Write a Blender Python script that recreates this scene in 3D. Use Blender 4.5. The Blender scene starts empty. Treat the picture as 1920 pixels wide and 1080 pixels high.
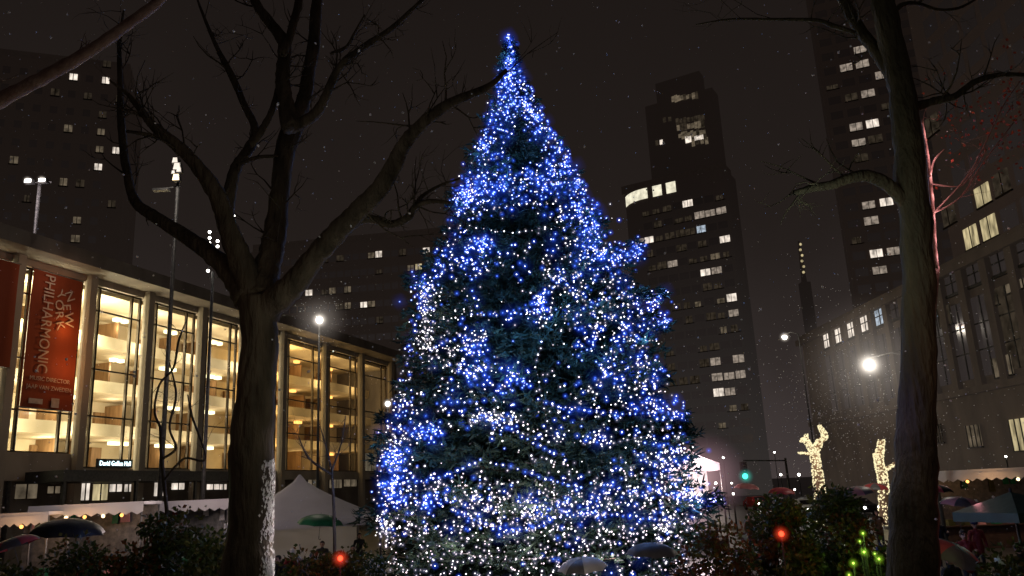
import bpy, bmesh, math, random
from mathutils import Vector, Matrix, noise
random.seed(7)
R = math.radians
sc = bpy.context.scene
col = sc.collection

# ---------------------------------------------------------------- camera
F = 1510.0; PIT = R(14.1); ROLL = R(2.75); CZ = 3.4
_f = Vector((0, math.cos(PIT), math.sin(PIT))); _r = Vector((1, 0, 0)); _u = Vector((0, -math.sin(PIT), math.cos(PIT)))
CR = _r * math.cos(ROLL) - _u * math.sin(ROLL)
CU = _u * math.cos(ROLL) + _r * math.sin(ROLL)
CAM = Vector((0, 0, CZ))
def ray(px, py): return _f * F + CR * (px - 960) + CU * (540 - py)
def P(px, py, D):
    d = ray(px, py); return CAM + d * (D / d.y)
cam_d = bpy.data.cameras.new('camera'); cam = bpy.data.objects.new('camera', cam_d); col.objects.link(cam)
cam_d.sensor_width = 36; cam_d.lens = 36 * F / 1920; cam_d.clip_end = 6000; cam_d.clip_start = 0.1
m = Matrix.Identity(4)
for i in range(3):
    m[i][0] = CR[i]; m[i][1] = CU[i]; m[i][2] = -_f[i]; m[i][3] = CAM[i]
cam.matrix_world = m
sc.camera = cam
sc.view_settings.view_transform = 'Standard'; sc.view_settings.look = 'None'; sc.view_settings.exposure = 0
sc.render.engine = 'CYCLES'
try:
    sc.cycles.transparent_max_bounces = 48; sc.cycles.max_bounces = 6; sc.cycles.sample_clamp_indirect = 2.0
    sc.cycles.use_denoising = True; sc.cycles.caustics_reflective = False; sc.cycles.caustics_refractive = False
except Exception: pass

# ---------------------------------------------------------------- material helpers
def new_mat(name):
    mt = bpy.data.materials.new(name); mt.use_nodes = True
    nt = mt.node_tree
    for n in list(nt.nodes): nt.nodes.remove(n)
    out = nt.nodes.new('ShaderNodeOutputMaterial')
    return mt, nt, out
def rgb(c): return (c[0], c[1], c[2], 1)
def surf(name, c1, c2, scale=3.0, rough=.8, bump=.3, bscale=None, stretch=None, transl=0.0, spec=.3, metal=0.0, detail=6, dist=.05):
    mt, nt, out = new_mat(name)
    tc = nt.nodes.new('ShaderNodeTexCoord'); mp = nt.nodes.new('ShaderNodeMapping')
    nt.links.new(tc.outputs['Object'], mp.inputs[0])
    if stretch: mp.inputs['Scale'].default_value = stretch
    nz = nt.nodes.new('ShaderNodeTexNoise'); nz.inputs['Scale'].default_value = scale; nz.inputs['Detail'].default_value = detail
    nt.links.new(mp.outputs[0], nz.inputs['Vector'])
    rp = nt.nodes.new('ShaderNodeValToRGB'); rp.color_ramp.elements[0].position = .32; rp.color_ramp.elements[1].position = .68
    rp.color_ramp.elements[0].color = rgb(c1); rp.color_ramp.elements[1].color = rgb(c2)
    nt.links.new(nz.outputs['Fac'], rp.inputs[0])
    bs = nt.nodes.new('ShaderNodeBsdfPrincipled')
    nt.links.new(rp.outputs[0], bs.inputs['Base Color'])
    bs.inputs['Roughness'].default_value = rough; bs.inputs['Metallic'].default_value = metal
    bs.inputs['Specular IOR Level'].default_value = spec
    if bump:
        n2 = nt.nodes.new('ShaderNodeTexNoise'); n2.inputs['Scale'].default_value = bscale or scale * 4; n2.inputs['Detail'].default_value = 5
        nt.links.new(mp.outputs[0], n2.inputs['Vector'])
        bp = nt.nodes.new('ShaderNodeBump'); bp.inputs['Strength'].default_value = bump; bp.inputs['Distance'].default_value = dist
        nt.links.new(n2.outputs['Fac'], bp.inputs['Height']); nt.links.new(bp.outputs[0], bs.inputs['Normal'])
    if transl:
        tr = nt.nodes.new('ShaderNodeBsdfTranslucent'); nt.links.new(rp.outputs[0], tr.inputs[0])
        mx = nt.nodes.new('ShaderNodeMixShader'); mx.inputs[0].default_value = transl
        nt.links.new(bs.outputs[0], mx.inputs[1]); nt.links.new(tr.outputs[0], mx.inputs[2]); nt.links.new(mx.outputs[0], out.inputs[0])
    else: nt.links.new(bs.outputs[0], out.inputs[0])
    return mt
def emit(name, c, s, vary=0.0, scale=2.0, stretch=(1, 1, 1), lo=.3, hi=.7, light=False):
    mt, nt, out = new_mat(name)
    em = nt.nodes.new('ShaderNodeEmission'); em.inputs[0].default_value = rgb(c); em.inputs[1].default_value = s
    if vary:
        tc = nt.nodes.new('ShaderNodeTexCoord'); mp = nt.nodes.new('ShaderNodeMapping'); mp.inputs['Scale'].default_value = stretch
        nt.links.new(tc.outputs['Object'], mp.inputs[0])
        nz = nt.nodes.new('ShaderNodeTexNoise'); nz.inputs['Scale'].default_value = scale; nz.inputs['Detail'].default_value = 3
        nt.links.new(mp.outputs[0], nz.inputs['Vector'])
        mr = nt.nodes.new('ShaderNodeMapRange'); mr.inputs[1].default_value = lo; mr.inputs[2].default_value = hi
        mr.inputs[3].default_value = s * (1 - vary); mr.inputs[4].default_value = s
        nt.links.new(nz.outputs['Fac'], mr.inputs[0]); nt.links.new(mr.outputs[0], em.inputs[1])
    nt.links.new(em.outputs[0], out.inputs[0])
    mt.cycles.emission_sampling = 'AUTO' if light else 'NONE'
    return mt
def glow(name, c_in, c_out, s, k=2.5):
    # emissive ball painted as soft lit mist around a lamp: adds light, hides nothing, fades to nothing at the rim of the ball
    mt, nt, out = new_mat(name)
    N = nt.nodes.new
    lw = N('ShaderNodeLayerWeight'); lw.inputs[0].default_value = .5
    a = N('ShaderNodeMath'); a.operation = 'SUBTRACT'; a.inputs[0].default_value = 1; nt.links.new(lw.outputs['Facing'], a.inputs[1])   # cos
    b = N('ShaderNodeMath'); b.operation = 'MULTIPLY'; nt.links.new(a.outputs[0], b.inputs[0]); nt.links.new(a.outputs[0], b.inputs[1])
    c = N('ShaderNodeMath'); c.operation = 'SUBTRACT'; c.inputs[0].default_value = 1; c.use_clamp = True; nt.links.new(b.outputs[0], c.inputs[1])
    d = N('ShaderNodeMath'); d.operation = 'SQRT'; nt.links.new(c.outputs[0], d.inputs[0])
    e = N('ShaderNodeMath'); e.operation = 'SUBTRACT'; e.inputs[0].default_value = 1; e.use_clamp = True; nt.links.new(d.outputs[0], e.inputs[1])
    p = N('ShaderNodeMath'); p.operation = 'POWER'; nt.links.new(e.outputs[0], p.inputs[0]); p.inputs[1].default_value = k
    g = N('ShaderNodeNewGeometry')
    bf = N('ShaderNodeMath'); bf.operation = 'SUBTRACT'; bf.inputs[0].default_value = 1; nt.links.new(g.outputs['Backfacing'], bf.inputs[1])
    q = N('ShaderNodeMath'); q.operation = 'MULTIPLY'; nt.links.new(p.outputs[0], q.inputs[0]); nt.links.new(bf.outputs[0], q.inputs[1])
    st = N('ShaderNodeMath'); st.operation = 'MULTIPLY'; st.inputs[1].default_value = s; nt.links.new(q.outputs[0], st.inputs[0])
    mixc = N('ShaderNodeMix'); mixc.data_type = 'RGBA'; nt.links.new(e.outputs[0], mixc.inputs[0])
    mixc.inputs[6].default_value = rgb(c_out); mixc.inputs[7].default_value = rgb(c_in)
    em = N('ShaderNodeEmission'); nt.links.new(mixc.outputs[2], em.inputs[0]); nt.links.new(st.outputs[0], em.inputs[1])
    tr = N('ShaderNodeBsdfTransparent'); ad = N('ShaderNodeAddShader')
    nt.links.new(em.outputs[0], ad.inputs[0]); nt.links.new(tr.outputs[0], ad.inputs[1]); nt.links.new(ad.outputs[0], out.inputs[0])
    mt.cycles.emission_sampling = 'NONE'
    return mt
def glass(name, tint=(.9, .95, .93), refl=.12):
    mt, nt, out = new_mat(name)
    tr = nt.nodes.new('ShaderNodeBsdfTransparent'); tr.inputs[0].default_value = rgb(tint)
    gl = nt.nodes.new('ShaderNodeBsdfGlossy'); gl.inputs['Roughness'].default_value = .05
    fr = nt.nodes.new('ShaderNodeFresnel'); fr.inputs[0].default_value = 1.45
    mx = nt.nodes.new('ShaderNodeMixShader'); nt.links.new(fr.outputs[0], mx.inputs[0])
    nt.links.new(tr.outputs[0], mx.inputs[1]); nt.links.new(gl.outputs[0], mx.inputs[2]); nt.links.new(mx.outputs[0], out.inputs[0])
    return mt

def paint_haze(mt, top, low, z0, z1, power=1.6):
    # lit night mist painted into a far facade as emission, strongest near the street
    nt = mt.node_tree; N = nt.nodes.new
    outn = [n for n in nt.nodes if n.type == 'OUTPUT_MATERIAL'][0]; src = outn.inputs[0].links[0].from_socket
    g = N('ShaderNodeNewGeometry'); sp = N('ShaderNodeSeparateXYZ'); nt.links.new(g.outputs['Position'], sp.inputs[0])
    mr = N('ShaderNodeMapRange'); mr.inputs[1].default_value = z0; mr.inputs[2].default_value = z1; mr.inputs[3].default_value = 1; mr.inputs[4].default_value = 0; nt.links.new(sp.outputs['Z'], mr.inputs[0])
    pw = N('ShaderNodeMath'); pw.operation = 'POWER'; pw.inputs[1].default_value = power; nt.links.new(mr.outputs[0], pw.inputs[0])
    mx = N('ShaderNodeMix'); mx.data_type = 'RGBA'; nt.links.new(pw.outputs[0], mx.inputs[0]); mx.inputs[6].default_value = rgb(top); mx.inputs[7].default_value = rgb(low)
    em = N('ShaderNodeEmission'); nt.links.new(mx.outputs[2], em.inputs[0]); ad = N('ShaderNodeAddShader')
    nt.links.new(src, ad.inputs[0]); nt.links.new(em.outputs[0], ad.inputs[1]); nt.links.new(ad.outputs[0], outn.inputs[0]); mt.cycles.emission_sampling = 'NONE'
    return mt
M = {}
M['bark'] = surf('dark_bark', (.034, .026, .018), (.10, .078, .056), 6, .9, 1.0, 14, (1, 1, .22), dist=.08)
M['bark_moss'] = surf('mossy_bark', (.045, .042, .028), (.11, .10, .06), 4, .9, 1.0, 16, (1, 1, .25), dist=.08)
M['bark_red'] = surf('smooth_bark', (.20, .12, .10), (.34, .24, .2), 8, .6, .3)
M['pole'] = surf('black_pole', (.008, .008, .008), (.014, .014, .014), 6, .8, 0)
M['needle'] = surf('fir_needles', (.012, .03, .018), (.04, .075, .04), 1.2, .6, 0)
M['concrete'] = surf('travertine', (.22, .19, .15), (.33, .29, .23), .6, .8, .25, 9, (1, 1, .35))
M['concrete_dk'] = surf('weathered_stone', (.09, .075, .062), (.17, .145, .12), .5, .85, .3, 6, (1, 1, .4))
M['wood'] = surf('warm_wood_panel', (.16, .09, .04), (.26, .15, .07), 1.2, .5, .1, 4, (4, 4, .5))
M['tower_far'] = paint_haze(surf('haze_painted_cladding', (.035, .027, .024), (.07, .052, .044), .05, .85, .1), (.0076, .0053, .0044), (.028, .024, .0225), 8, 75)
M['glass_far'] = paint_haze(surf('haze_painted_glass', (.012, .012, .014), (.03, .03, .032), .08, .15, 0, spec=.4), (.0060, .0042, .0036), (.027, .0215, .0202), 8, 75)
M['tower_side'] = paint_haze(surf('haze_painted_brick', (.05, .032, .024), (.085, .055, .04), .08, .9, .2, 2), (.0072, .0050, .0041), (.016, .012, .010), 5, 90)
M['stone_far'] = paint_haze(surf('haze_painted_stone', (.06, .048, .038), (.12, .10, .08), .5, .85, .3, 6, (1, 1, .4)), (.0065, .0046, .0035), (.0165, .0128, .0108), 4, 32)
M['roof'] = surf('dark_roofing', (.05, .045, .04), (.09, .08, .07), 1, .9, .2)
M['roof_far'] = paint_haze(surf('haze_painted_roofing', (.05, .045, .04), (.09, .08, .07), 1, .9, .2), (.0068, .0046, .0037), (.016, .0115, .009), 5, 90)
M['bronze'] = surf('bronze_frame', (.022, .016, .010), (.05, .036, .022), 5, .45, .1, metal=.5)
M['cream'] = surf('cream_plaster', (.50, .41, .27), (.66, .56, .40), .4, .8, .05)
M['cream_floor'] = surf('lobby_floor', (.32, .26, .18), (.42, .35, .25), .8, .5, .05)
M['steel'] = surf('grey_steel', (.10, .10, .10), (.2, .19, .18), 6, .5, .1, metal=.6)
M['steel_dk'] = surf('dark_painted_steel', (.02, .02, .02), (.05, .05, .048), 6, .5, .1)
M['tower'] = surf('tower_cladding', (.035, .027, .024), (.06, .048, .042), .05, .85, .1)
M['tower_br'] = surf('brown_brick', (.05, .032, .024), (.085, .055, .04), .08, .9, .2, 2)
M['dark_glass'] = surf('unlit_glass', (.012, .012, .014), (.03, .03, .032), .08, .15, 0, spec=.6)
M['glass'] = glass('window_glass')
M['red_cloth'] = surf('red_banner_cloth', (.17, .032, .012), (.27, .055, .018), .35, .8, .2, 1.5, (1, 1, .15))
M['white_letter'] = surf('pale_print', (.34, .27, .22), (.5, .42, .36), 4, .8, 0)
M['tent'] = surf('white_tent_cloth', (.52, .50, .50), (.68, .66, .66), .5, .8, .3, 1.2, transl=.3)
M['tent_pink'] = surf('lilac_tent_cloth', (.5, .42, .48), (.66, .58, .62), .5, .8, .3, 1.2, transl=.35)
M['leaf'] = surf('shrub_leaf', (.018, .035, .010), (.055, .075, .02), 2.0, .5, 0, transl=.25)
M['leaf_ol'] = surf('olive_shrub_leaf', (.05, .05, .012), (.11, .10, .03), 2.0, .5, 0, transl=.25)
M['leaf_br'] = surf('russet_leaf', (.08, .028, .012), (.16, .06, .02), 2.0, .5, 0, transl=.3)
M['leaf_red'] = surf('red_leaf', (.22, .03, .02), (.35, .08, .03), 2.0, .5, 0, transl=.4)
M['paving'] = surf('wet_paving', (.03, .028, .026), (.07, .065, .06), .7, .35, .25, 6)
M['asphalt'] = surf('wet_asphalt', (.025, .025, .026), (.055, .055, .055), 1.5, .3, .3, 20)
M['kerb'] = surf('granite_kerb', (.16, .155, .15), (.25, .24, .23), 3, .7, .2)
M['paint'] = surf('road_paint', (.55, .55, .52), (.75, .75, .72), 6, .6, .1)
M['soil'] = surf('planter_soil', (.02, .015, .01), (.04, .03, .02), 4, .95, .5)
M['coat'] = surf('dark_coat', (.012, .012, .014), (.03, .028, .03), 8, .85, .3)
M['coat_b'] = surf('brown_coat', (.05, .025, .016), (.09, .05, .03), 8, .85, .3)
M['coat_r'] = surf('red_jacket', (.16, .02, .02), (.25, .04, .035), 8, .8, .3)
M['coat_n'] = surf('navy_jacket', (.015, .02, .06), (.03, .04, .11), 8, .8, .3)
M['trousers'] = surf('dark_trousers', (.012, .013, .018), (.03, .03, .04), 10, .9, .2)
M['skin'] = surf('skin', (.36, .20, .14), (.46, .28, .2), 12, .5, .05)
M['hair'] = surf('dark_hair', (.012, .008, .006), (.03, .02, .014), 30, .5, .4, 60)
M['shoe'] = surf('black_shoe', (.01, .01, .01), (.02, .02, .02), 8, .4, .1)
M['wool_w'] = surf('pale_knit', (.55, .52, .48), (.75, .72, .68), 20, .9, .6, 50)
M['eye'] = surf('dark_eye', (.01, .01, .01), (.02, .02, .02), 8, .2, 0)
def nylon(n, a, b, t=.25): return surf(n, a, b, 3, .45, .1, 8, transl=t)
M['u_black'] = nylon('black_nylon', (.012, .012, .014), (.025, .025, .028), .05)
M['u_green'] = nylon('green_nylon', (.01, .11, .045), (.02, .17, .07))
M['u_dkgreen'] = nylon('dark_green_canvas', (.015, .05, .035), (.03, .08, .055))
M['u_red'] = nylon('red_nylon', (.45, .06, .07), (.6, .12, .12))
M['u_grey'] = nylon('grey_nylon', (.12, .11, .11), (.2, .19, .19))
M['u_white'] = nylon('white_nylon', (.58, .54, .50), (.75, .71, .66), .35)
M['u_pink'] = nylon('pink_nylon', (.5, .2, .2), (.65, .32, .3), .35)
M['u_clear'] = nylon('smoky_nylon', (.09, .085, .085), (.16, .15, .15), .5)
M['van'] = surf('white_van_paint', (.5, .5, .48), (.62, .61, .58), 1.5, .35, .03)
M['car_dk'] = surf('dark_car_paint', (.02, .02, .025), (.04, .04, .045), 1.5, .25, .02)
M['car_red'] = surf('red_car_paint', (.22, .02, .02), (.32, .03, .03), 1.5, .25, .02)
M['tyre'] = surf('tyre_rubber', (.012, .012, .012), (.025, .025, .025), 10, .9, .2)
M['snow'] = surf('wet_snowflake', (.75, .75, .75), (.85, .85, .85), 1, .7, 0, transl=.5)
# light sources and the painted glow around them
M['w_white'] = emit('lit_window_white', (1, .87, .74), 1.3, .75, 1.3, (1, 1, .5))
M['w_yel'] = emit('lit_window_yellow', (1, .82, .45), .75, .8, 1.2, (1.5, 1, .4))
M['w_cool'] = emit('lit_window_cool', (.72, .85, 1), .8, .8, 1.3)
M['w_pink'] = emit('lit_window_pink', (1, .62, .8), .8, .6, 1.3)
M['w_dim'] = emit('lit_window_dim', (1, .78, .52), .16, .8, 1.1)
M['w_mid'] = emit('lit_window_mid', (1, .82, .66), .42, .8, 1.2)
M['w_faint'] = emit('lit_window_faint', (1, .75, .5), .045, .8, 1.1)
M['w_band'] = emit('lit_band_window', (1, .93, .70), 1.1, .45, .8)
M['lamp_w'] = emit('lamp_white', (1, .95, .86), 12)
M['lamp_warm'] = emit('lamp_warm', (1, .72, .36), 4)
M['lamp_amber'] = emit('lamp_amber', (1, .42, .10), 3)
M['lamp_red'] = emit('lamp_red', (1, .05, .02), 3)
M['lamp_green'] = emit('signal_green', (.05, 1, .62), 3)
M['lime_glow'] = emit('lime_glow', (.55, 1, .12), 2.2)
M['sign_cyan'] = emit('sign_lettering', (.72, .95, 1), 3.2)
M['chand'] = emit('lobby_lamp', (1, .86, .5), 3.2)
M['bulb_w'] = emit('white_led', (1, .95, .96), 3.4)
M['bulb_p'] = emit('pinkish_led', (1, .80, .88), 2.4)
M['bulb_b'] = emit('blue_led', (.36, .50, 1), 2.8)
M['bulb_wd'] = emit('dim_white_led', (1, .86, .92), .8); M['bulb_bd'] = emit('dim_blue_led', (.16, .32, 1), .9)
M['bulb_warm'] = emit('warm_led', (1, .86, .50), 1.5, .5, 9)
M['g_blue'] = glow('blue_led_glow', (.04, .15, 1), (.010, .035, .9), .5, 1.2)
M['g_wide'] = glow('blue_led_mist_glow', (.03, .10, .8), (.008, .03, .6), .10, 1.5)
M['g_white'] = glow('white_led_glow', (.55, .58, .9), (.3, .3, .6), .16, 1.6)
M['g_lamp'] = glow('lamp_haze_glow', (1, .93, .82), (.8, .66, .55), 4.2, 4.6)
M['g_soft'] = glow('soft_haze_glow', (1, .9, .78), (.7, .55, .48), .22, 2.0)
M['g_red'] = glow('red_haze_glow', (1, .08, .03), (.7, .02, .01), 1.3, 2.4)
M['g_green'] = glow('green_haze_glow', (.05, .9, .6), (.02, .5, .45), .8, 2.0)
M['g_lime'] = glow('lime_leaf_glow', (.45, .9, .05), (.25, .45, .02), .7, 2.0)
M['g_pink'] = glow('pink_haze_glow', (1, .6, .62), (.6, .3, .42), .42, 1.5)

# ---------------------------------------------------------------- mesh helpers
class MB:
    def __init__(s): s.v = []; s.f = []; s.mi = []; s.smooth = []
    def face(s, idx, mi=0, sm=False): s.f.append(idx); s.mi.append(mi); s.smooth.append(sm)
    def quad(s, a, b, c, d, mi=0):
        i = len(s.v); s.v += [tuple(a), tuple(b), tuple(c), tuple(d)]; s.face((i, i+1, i+2, i+3), mi)
    def tri(s, a, b, c, mi=0):
        i = len(s.v); s.v += [tuple(a), tuple(b), tuple(c)]; s.face((i, i+1, i+2), mi)
    def box(s, x0, y0, z0, x1, y1, z1, mi=0, top=1.0):
        i = len(s.v); cx = (x0+x1)/2; cy = (y0+y1)/2
        for z, k in ((z0, 1), (z1, top)):
            for x, y in ((x0, y0), (x1, y0), (x1, y1), (x0, y1)): s.v.append((cx+(x-cx)*k, cy+(y-cy)*k, z))
        for q in ((3, 2, 1, 0), (4, 5, 6, 7), (0, 1, 5, 4), (1, 2, 6, 5), (2, 3, 7, 6), (3, 0, 4, 7)): s.face(tuple(i+k for k in q), mi)
    def prism(s, pts, z0, z1, mi=0, sm=False):
        i = len(s.v); n = len(pts)
        for z in (z0, z1): s.v += [(p[0], p[1], z) for p in pts]
        for k in range(n): s.face((i+k, i+(k+1) % n, i+n+(k+1) % n, i+n+k), mi, sm)
        s.face(tuple(i+k for k in reversed(range(n))), mi); s.face(tuple(i+n+k for k in range(n)), mi)
    def tube(s, pts, rad, n=8, mi=0, caps=True, wob=0.0, seed=0):
        pts = [Vector(p) for p in pts]; rings = []
        prev = None
        for k, p in enumerate(pts):
            t = (pts[min(k+1, len(pts)-1)] - pts[max(k-1, 0)])
            if t.length < 1e-9: t = Vector((0, 0, 1))
            t.normalize()
            if prev is None:
                a = Vector((0, 1, 0)) if abs(t.y) < .9 else Vector((1, 0, 0)); a = (a - t * a.dot(t)).normalized()
            else:
                a = prev - t * prev.dot(t)
                a = a.normalized() if a.length > 1e-6 else Vector((1, 0, 0))
            prev = a; b = t.cross(a); r = rad[k] if hasattr(rad, '__len__') else rad
            i = len(s.v); rings.append(i)
            for j in range(n):
                an = 2 * math.pi * j / n; d = a * math.cos(an) + b * math.sin(an); rr = r
                if wob: rr = r * (1 + wob * noise.noise((p + d * r) * (1.2 / max(r, .05)) * .5 + Vector((seed, 0, 0))) + wob * .5 * noise.noise((p + d * r) * (3 / max(r, .05)) * .5))
                s.v.append(tuple(p + d * rr))
        for a, b in zip(rings, rings[1:]):
            for j in range(n): s.face((a+j, a+(j+1) % n, b+(j+1) % n, b+j), mi, True)
        if caps:
            s.face(tuple(rings[0]+j for j in reversed(range(n))), mi, True); s.face(tuple(rings[-1]+j for j in range(n)), mi, True)
    def ball(s, c, r, mi=0, seg=8, rings=5, sc_=(1, 1, 1)):
        i = len(s.v); c = Vector(c)
        s.v.append((c.x, c.y, c.z + r*sc_[2]))
        for k in range(1, rings):
            th = math.pi * k / rings
            for j in range(seg):
                ph = 2 * math.pi * j / seg
                s.v.append((c.x + r*sc_[0]*math.sin(th)*math.cos(ph), c.y + r*sc_[1]*math.sin(th)*math.sin(ph), c.z + r*sc_[2]*math.cos(th)))
        s.v.append((c.x, c.y, c.z - r*sc_[2])); last = len(s.v) - 1
        for j in range(seg): s.face((i, i+1+j, i+1+(j+1) % seg), mi, True)
        for k in range(rings-2):
            a = i+1+k*seg; b = a+seg
            for j in range(seg): s.face((a+j, b+j, b+(j+1) % seg, a+(j+1) % seg), mi, True)
        a = i+1+(rings-2)*seg
        for j in range(seg): s.face((a+j, last, a+(j+1) % seg), mi, True)
    def build(s, name, mats, parent=None, flip=False):
        me = bpy.data.meshes.new(name); me.from_pydata(s.v, [], s.f)
        for mt in (mats if isinstance(mats, (list, tuple)) else [mats]): me.materials.append(mt)
        me.polygons.foreach_set('material_index', s.mi); me.polygons.foreach_set('use_smooth', s.smooth); me.update()
        o = bpy.data.objects.new(name, me); col.objects.link(o)
        if parent: o.parent = parent
        return o
def tag(o, label=None, cat=None, group=None, kind=None):
    if label: o['label'] = label
    if cat: o['category'] = cat
    if group: o['group'] = group
    if kind: o['kind'] = kind
    return o
def empty(name, loc=(0, 0, 0), rz=0, label=None, cat=None, group=None):
    o = bpy.data.objects.new(name, None); col.objects.link(o); o.location = loc; o.rotation_euler = (0, 0, rz); o.empty_display_size = .2
    return tag(o, label, cat, group)
def copy_tree(o, parent=None):
    c = o.copy(); col.objects.link(c)
    if parent: c.parent = parent
    for ch in list(o.children): copy_tree(ch, c)
    return c
def plight(loc, c, e, r=.15, parent=None, typ='POINT'):  # serves lamps, and added fill lights that have no lamp
    d = bpy.data.lights.new('lamp_or_fill_light', typ); d.color = c; d.energy = e; d.shadow_soft_size = r
    o = bpy.data.objects.new('lamp_or_fill_light', d); col.objects.link(o); o.location = loc
    if parent: o.parent = parent
    return o
def smooth_path(pts, sub=6):
    # Catmull-Rom through (x,y,z,r)
    out = []; n = len(pts)
    for i in range(n-1):
        p0, p1, p2, p3 = pts[max(i-1, 0)], pts[i], pts[i+1], pts[min(i+2, n-1)]
        for k in range(sub):
            t = k/sub; t2 = t*t; t3 = t2*t
            out.append([.5*((2*p1[j]) + (-p0[j]+p2[j])*t + (2*p0[j]-5*p1[j]+4*p2[j]-p3[j])*t2 + (-p0[j]+3*p1[j]-3*p2[j]+p3[j])*t3) for j in range(4)])
    out.append(list(pts[-1])); return out
def text_mesh(s, size, mat, name, parent, loc, rot, align='CENTER', extrude=.01, sx=1.0):
    c = bpy.data.curves.new('t', 'FONT'); c.body = s; c.size = size; c.extrude = extrude; c.align_x = align; c.align_y = 'CENTER'; c.resolution_u = 3
    t = bpy.data.objects.new('t', c); col.objects.link(t)
    bpy.context.view_layer.update()
    me = bpy.data.meshes.new_from_object(t.evaluated_get(bpy.context.evaluated_depsgraph_get()))
    bpy.data.objects.remove(t); bpy.data.curves.remove(c)
    me.materials.clear(); me.materials.append(mat)
    o = bpy.data.objects.new(name, me); col.objects.link(o); o.parent = parent; o.location = loc; o.rotation_euler = rot; o.scale = (sx, 1, 1)
    return o

# ---------------------------------------------------------------- world
w = bpy.data.worlds.new('World'); sc.world = w; w.use_nodes = True
nt = w.node_tree
for n in list(nt.nodes): nt.nodes.remove(n)
out = nt.nodes.new('ShaderNodeOutputWorld')
sky = nt.nodes.new('ShaderNodeTexSky'); sky.sky_type = 'NISHITA'; sky.sun_disc = False; sky.sun_elevation = R(-8); sky.sun_rotation = R(200)
bg1 = nt.nodes.new('ShaderNodeBackground'); bg1.inputs[1].default_value = .05; sky.air_density = 1.0; nt.links.new(sky.outputs[0], bg1.inputs[0])
tc = nt.nodes.new('ShaderNodeTexCoord'); sx = nt.nodes.new('ShaderNodeSeparateXYZ'); nt.links.new(tc.outputs['Generated'], sx.inputs[0])
nz = nt.nodes.new('ShaderNodeTexNoise'); nz.inputs['Scale'].default_value = 2.2; nz.inputs['Detail'].default_value = 5; nt.links.new(tc.outputs['Generated'], nz.inputs['Vector'])
ad = nt.nodes.new('ShaderNodeMath'); ad.operation = 'MULTIPLY_ADD'; ad.inputs[1].default_value = .34; nt.links.new(nz.outputs['Fac'], ad.inputs[0]); nt.links.new(sx.outputs['Z'], ad.inputs[2])
mr = nt.nodes.new('ShaderNodeMapRange'); mr.inputs[1].default_value = .14; mr.inputs[2].default_value = .86; nt.links.new(ad.outputs[0], mr.inputs[0])
rp = nt.nodes.new('ShaderNodeValToRGB'); cr = rp.color_ramp
cr.elements[0].position = 0; cr.elements[0].color = (.060, .047, .046, 1)
cr.elements[1].position = 1; cr.elements[1].color = (.0105, .0076, .0066, 1)
e = cr.elements.new(.22); e.color = (.031, .0240, .0222, 1)
e = cr.elements.new(.5); e.color = (.0165, .0122, .0106, 1)
nt.links.new(mr.outputs[0], rp.inputs[0])
bg2 = nt.nodes.new('ShaderNodeBackground'); bg2.inputs[1].default_value = 1.0; nt.links.new(rp.outputs[0], bg2.inputs[0])
ash = nt.nodes.new('ShaderNodeAddShader'); nt.links.new(bg1.outputs[0], ash.inputs[0]); nt.links.new(bg2.outputs[0], ash.inputs[1]); nt.links.new(ash.outputs[0], out.inputs[0])
sd = bpy.data.lights.new('night_sky_light', 'SUN'); sd.energy = .02; sd.angle = R(30); sd.color = (1, .85, .7)
so = bpy.data.objects.new('night_sky_light', sd); col.objects.link(so); so.rotation_euler = (R(40), 0, R(30))

# ---------------------------------------------------------------- ground
b = MB(); b.quad((-3000, -800, 0), (3000, -800, 0), (3000, 5000, 0), (-3000, 5000, 0)); b.build('ground', M['paving'])['kind'] = 'structure'
b = MB(); b.quad((15, 40, .004), (29, 40, .004), (29, 900, .004), (15, 900, .004)); b.build('road', M['asphalt'])['kind'] = 'structure'
b = MB()
for k in range(60): b.quad((21.9, 42+k*9, .008), (22.1, 42+k*9, .008), (22.1, 46+k*9, .008), (21.9, 46+k*9, .008))
b.build('road_marking', M['paint'])['kind'] = 'structure'
b = MB(); b.box(14.7, 40, 0, 15, 900, .14); b.box(29, 40, 0, 29.3, 900, .14); b.build('kerb', M['kerb'])['kind'] = 'structure'
b = MB(); b.box(29.3, 40, 0, 37, 900, .13); b.build('pavement', M['paving'])['kind'] = 'structure'

# ---------------------------------------------------------------- facade frame
class Fac:
    def __init__(s, origin, ang):
        s.o = Vector((origin[0], origin[1], 0)); s.a = ang; s.e = Vector((math.cos(ang), math.sin(ang), 0)); s.i = Vector((-math.sin(ang), math.cos(ang), 0))
    def pix(s, px, py, w=0):
        d = ray(px, py); t = ((s.o + s.i*w - CAM).dot(s.i)) / d.dot(s.i); q = CAM + d*t
        return (q - s.o).dot(s.e), q.z
    def root(s, name, label, cat, group=None): return empty(name, s.o, s.a, label, cat, group)

# ================================================================= CONCERT HALL
p0 = P(145, 800, 60)
H = Fac(p0, math.atan2(.95169, .30707))
hall = H.root('concert_hall', 'pale stone concert hall with tall glowing bays between slim columns', 'building')
ZS, ZT, ZR0, ZR1 = 6.5, 20.5, 21.0, 23.4
cols_u = [-13.0, -6.35, .0, 6.1, 12.75, 18.85, 25.6, 34.0, 42.5, 50.6]
for u in cols_u:
    b = MB(); b.prism([(u-.36, .05), (u-.42, -.25), (u-.32, -.55), (u+.32, -.55), (u+.42, -.25), (u+.36, .05)], 0, ZT+.5); b.build('column', M['concrete'], hall)
b = MB()
b.box(-20, -2.4, ZR0, 52, .9, ZR0+1.05); b.box(-20, -1.6, ZR0+1.05, 52, .9, ZR0+1.35)
b.build('cornice', M['concrete_dk'], hall)
b = MB(); b.box(-20, .9, ZR0+1.602, 52, 26, ZR1-.3); b.build('roof', M['roof'], hall)
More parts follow.
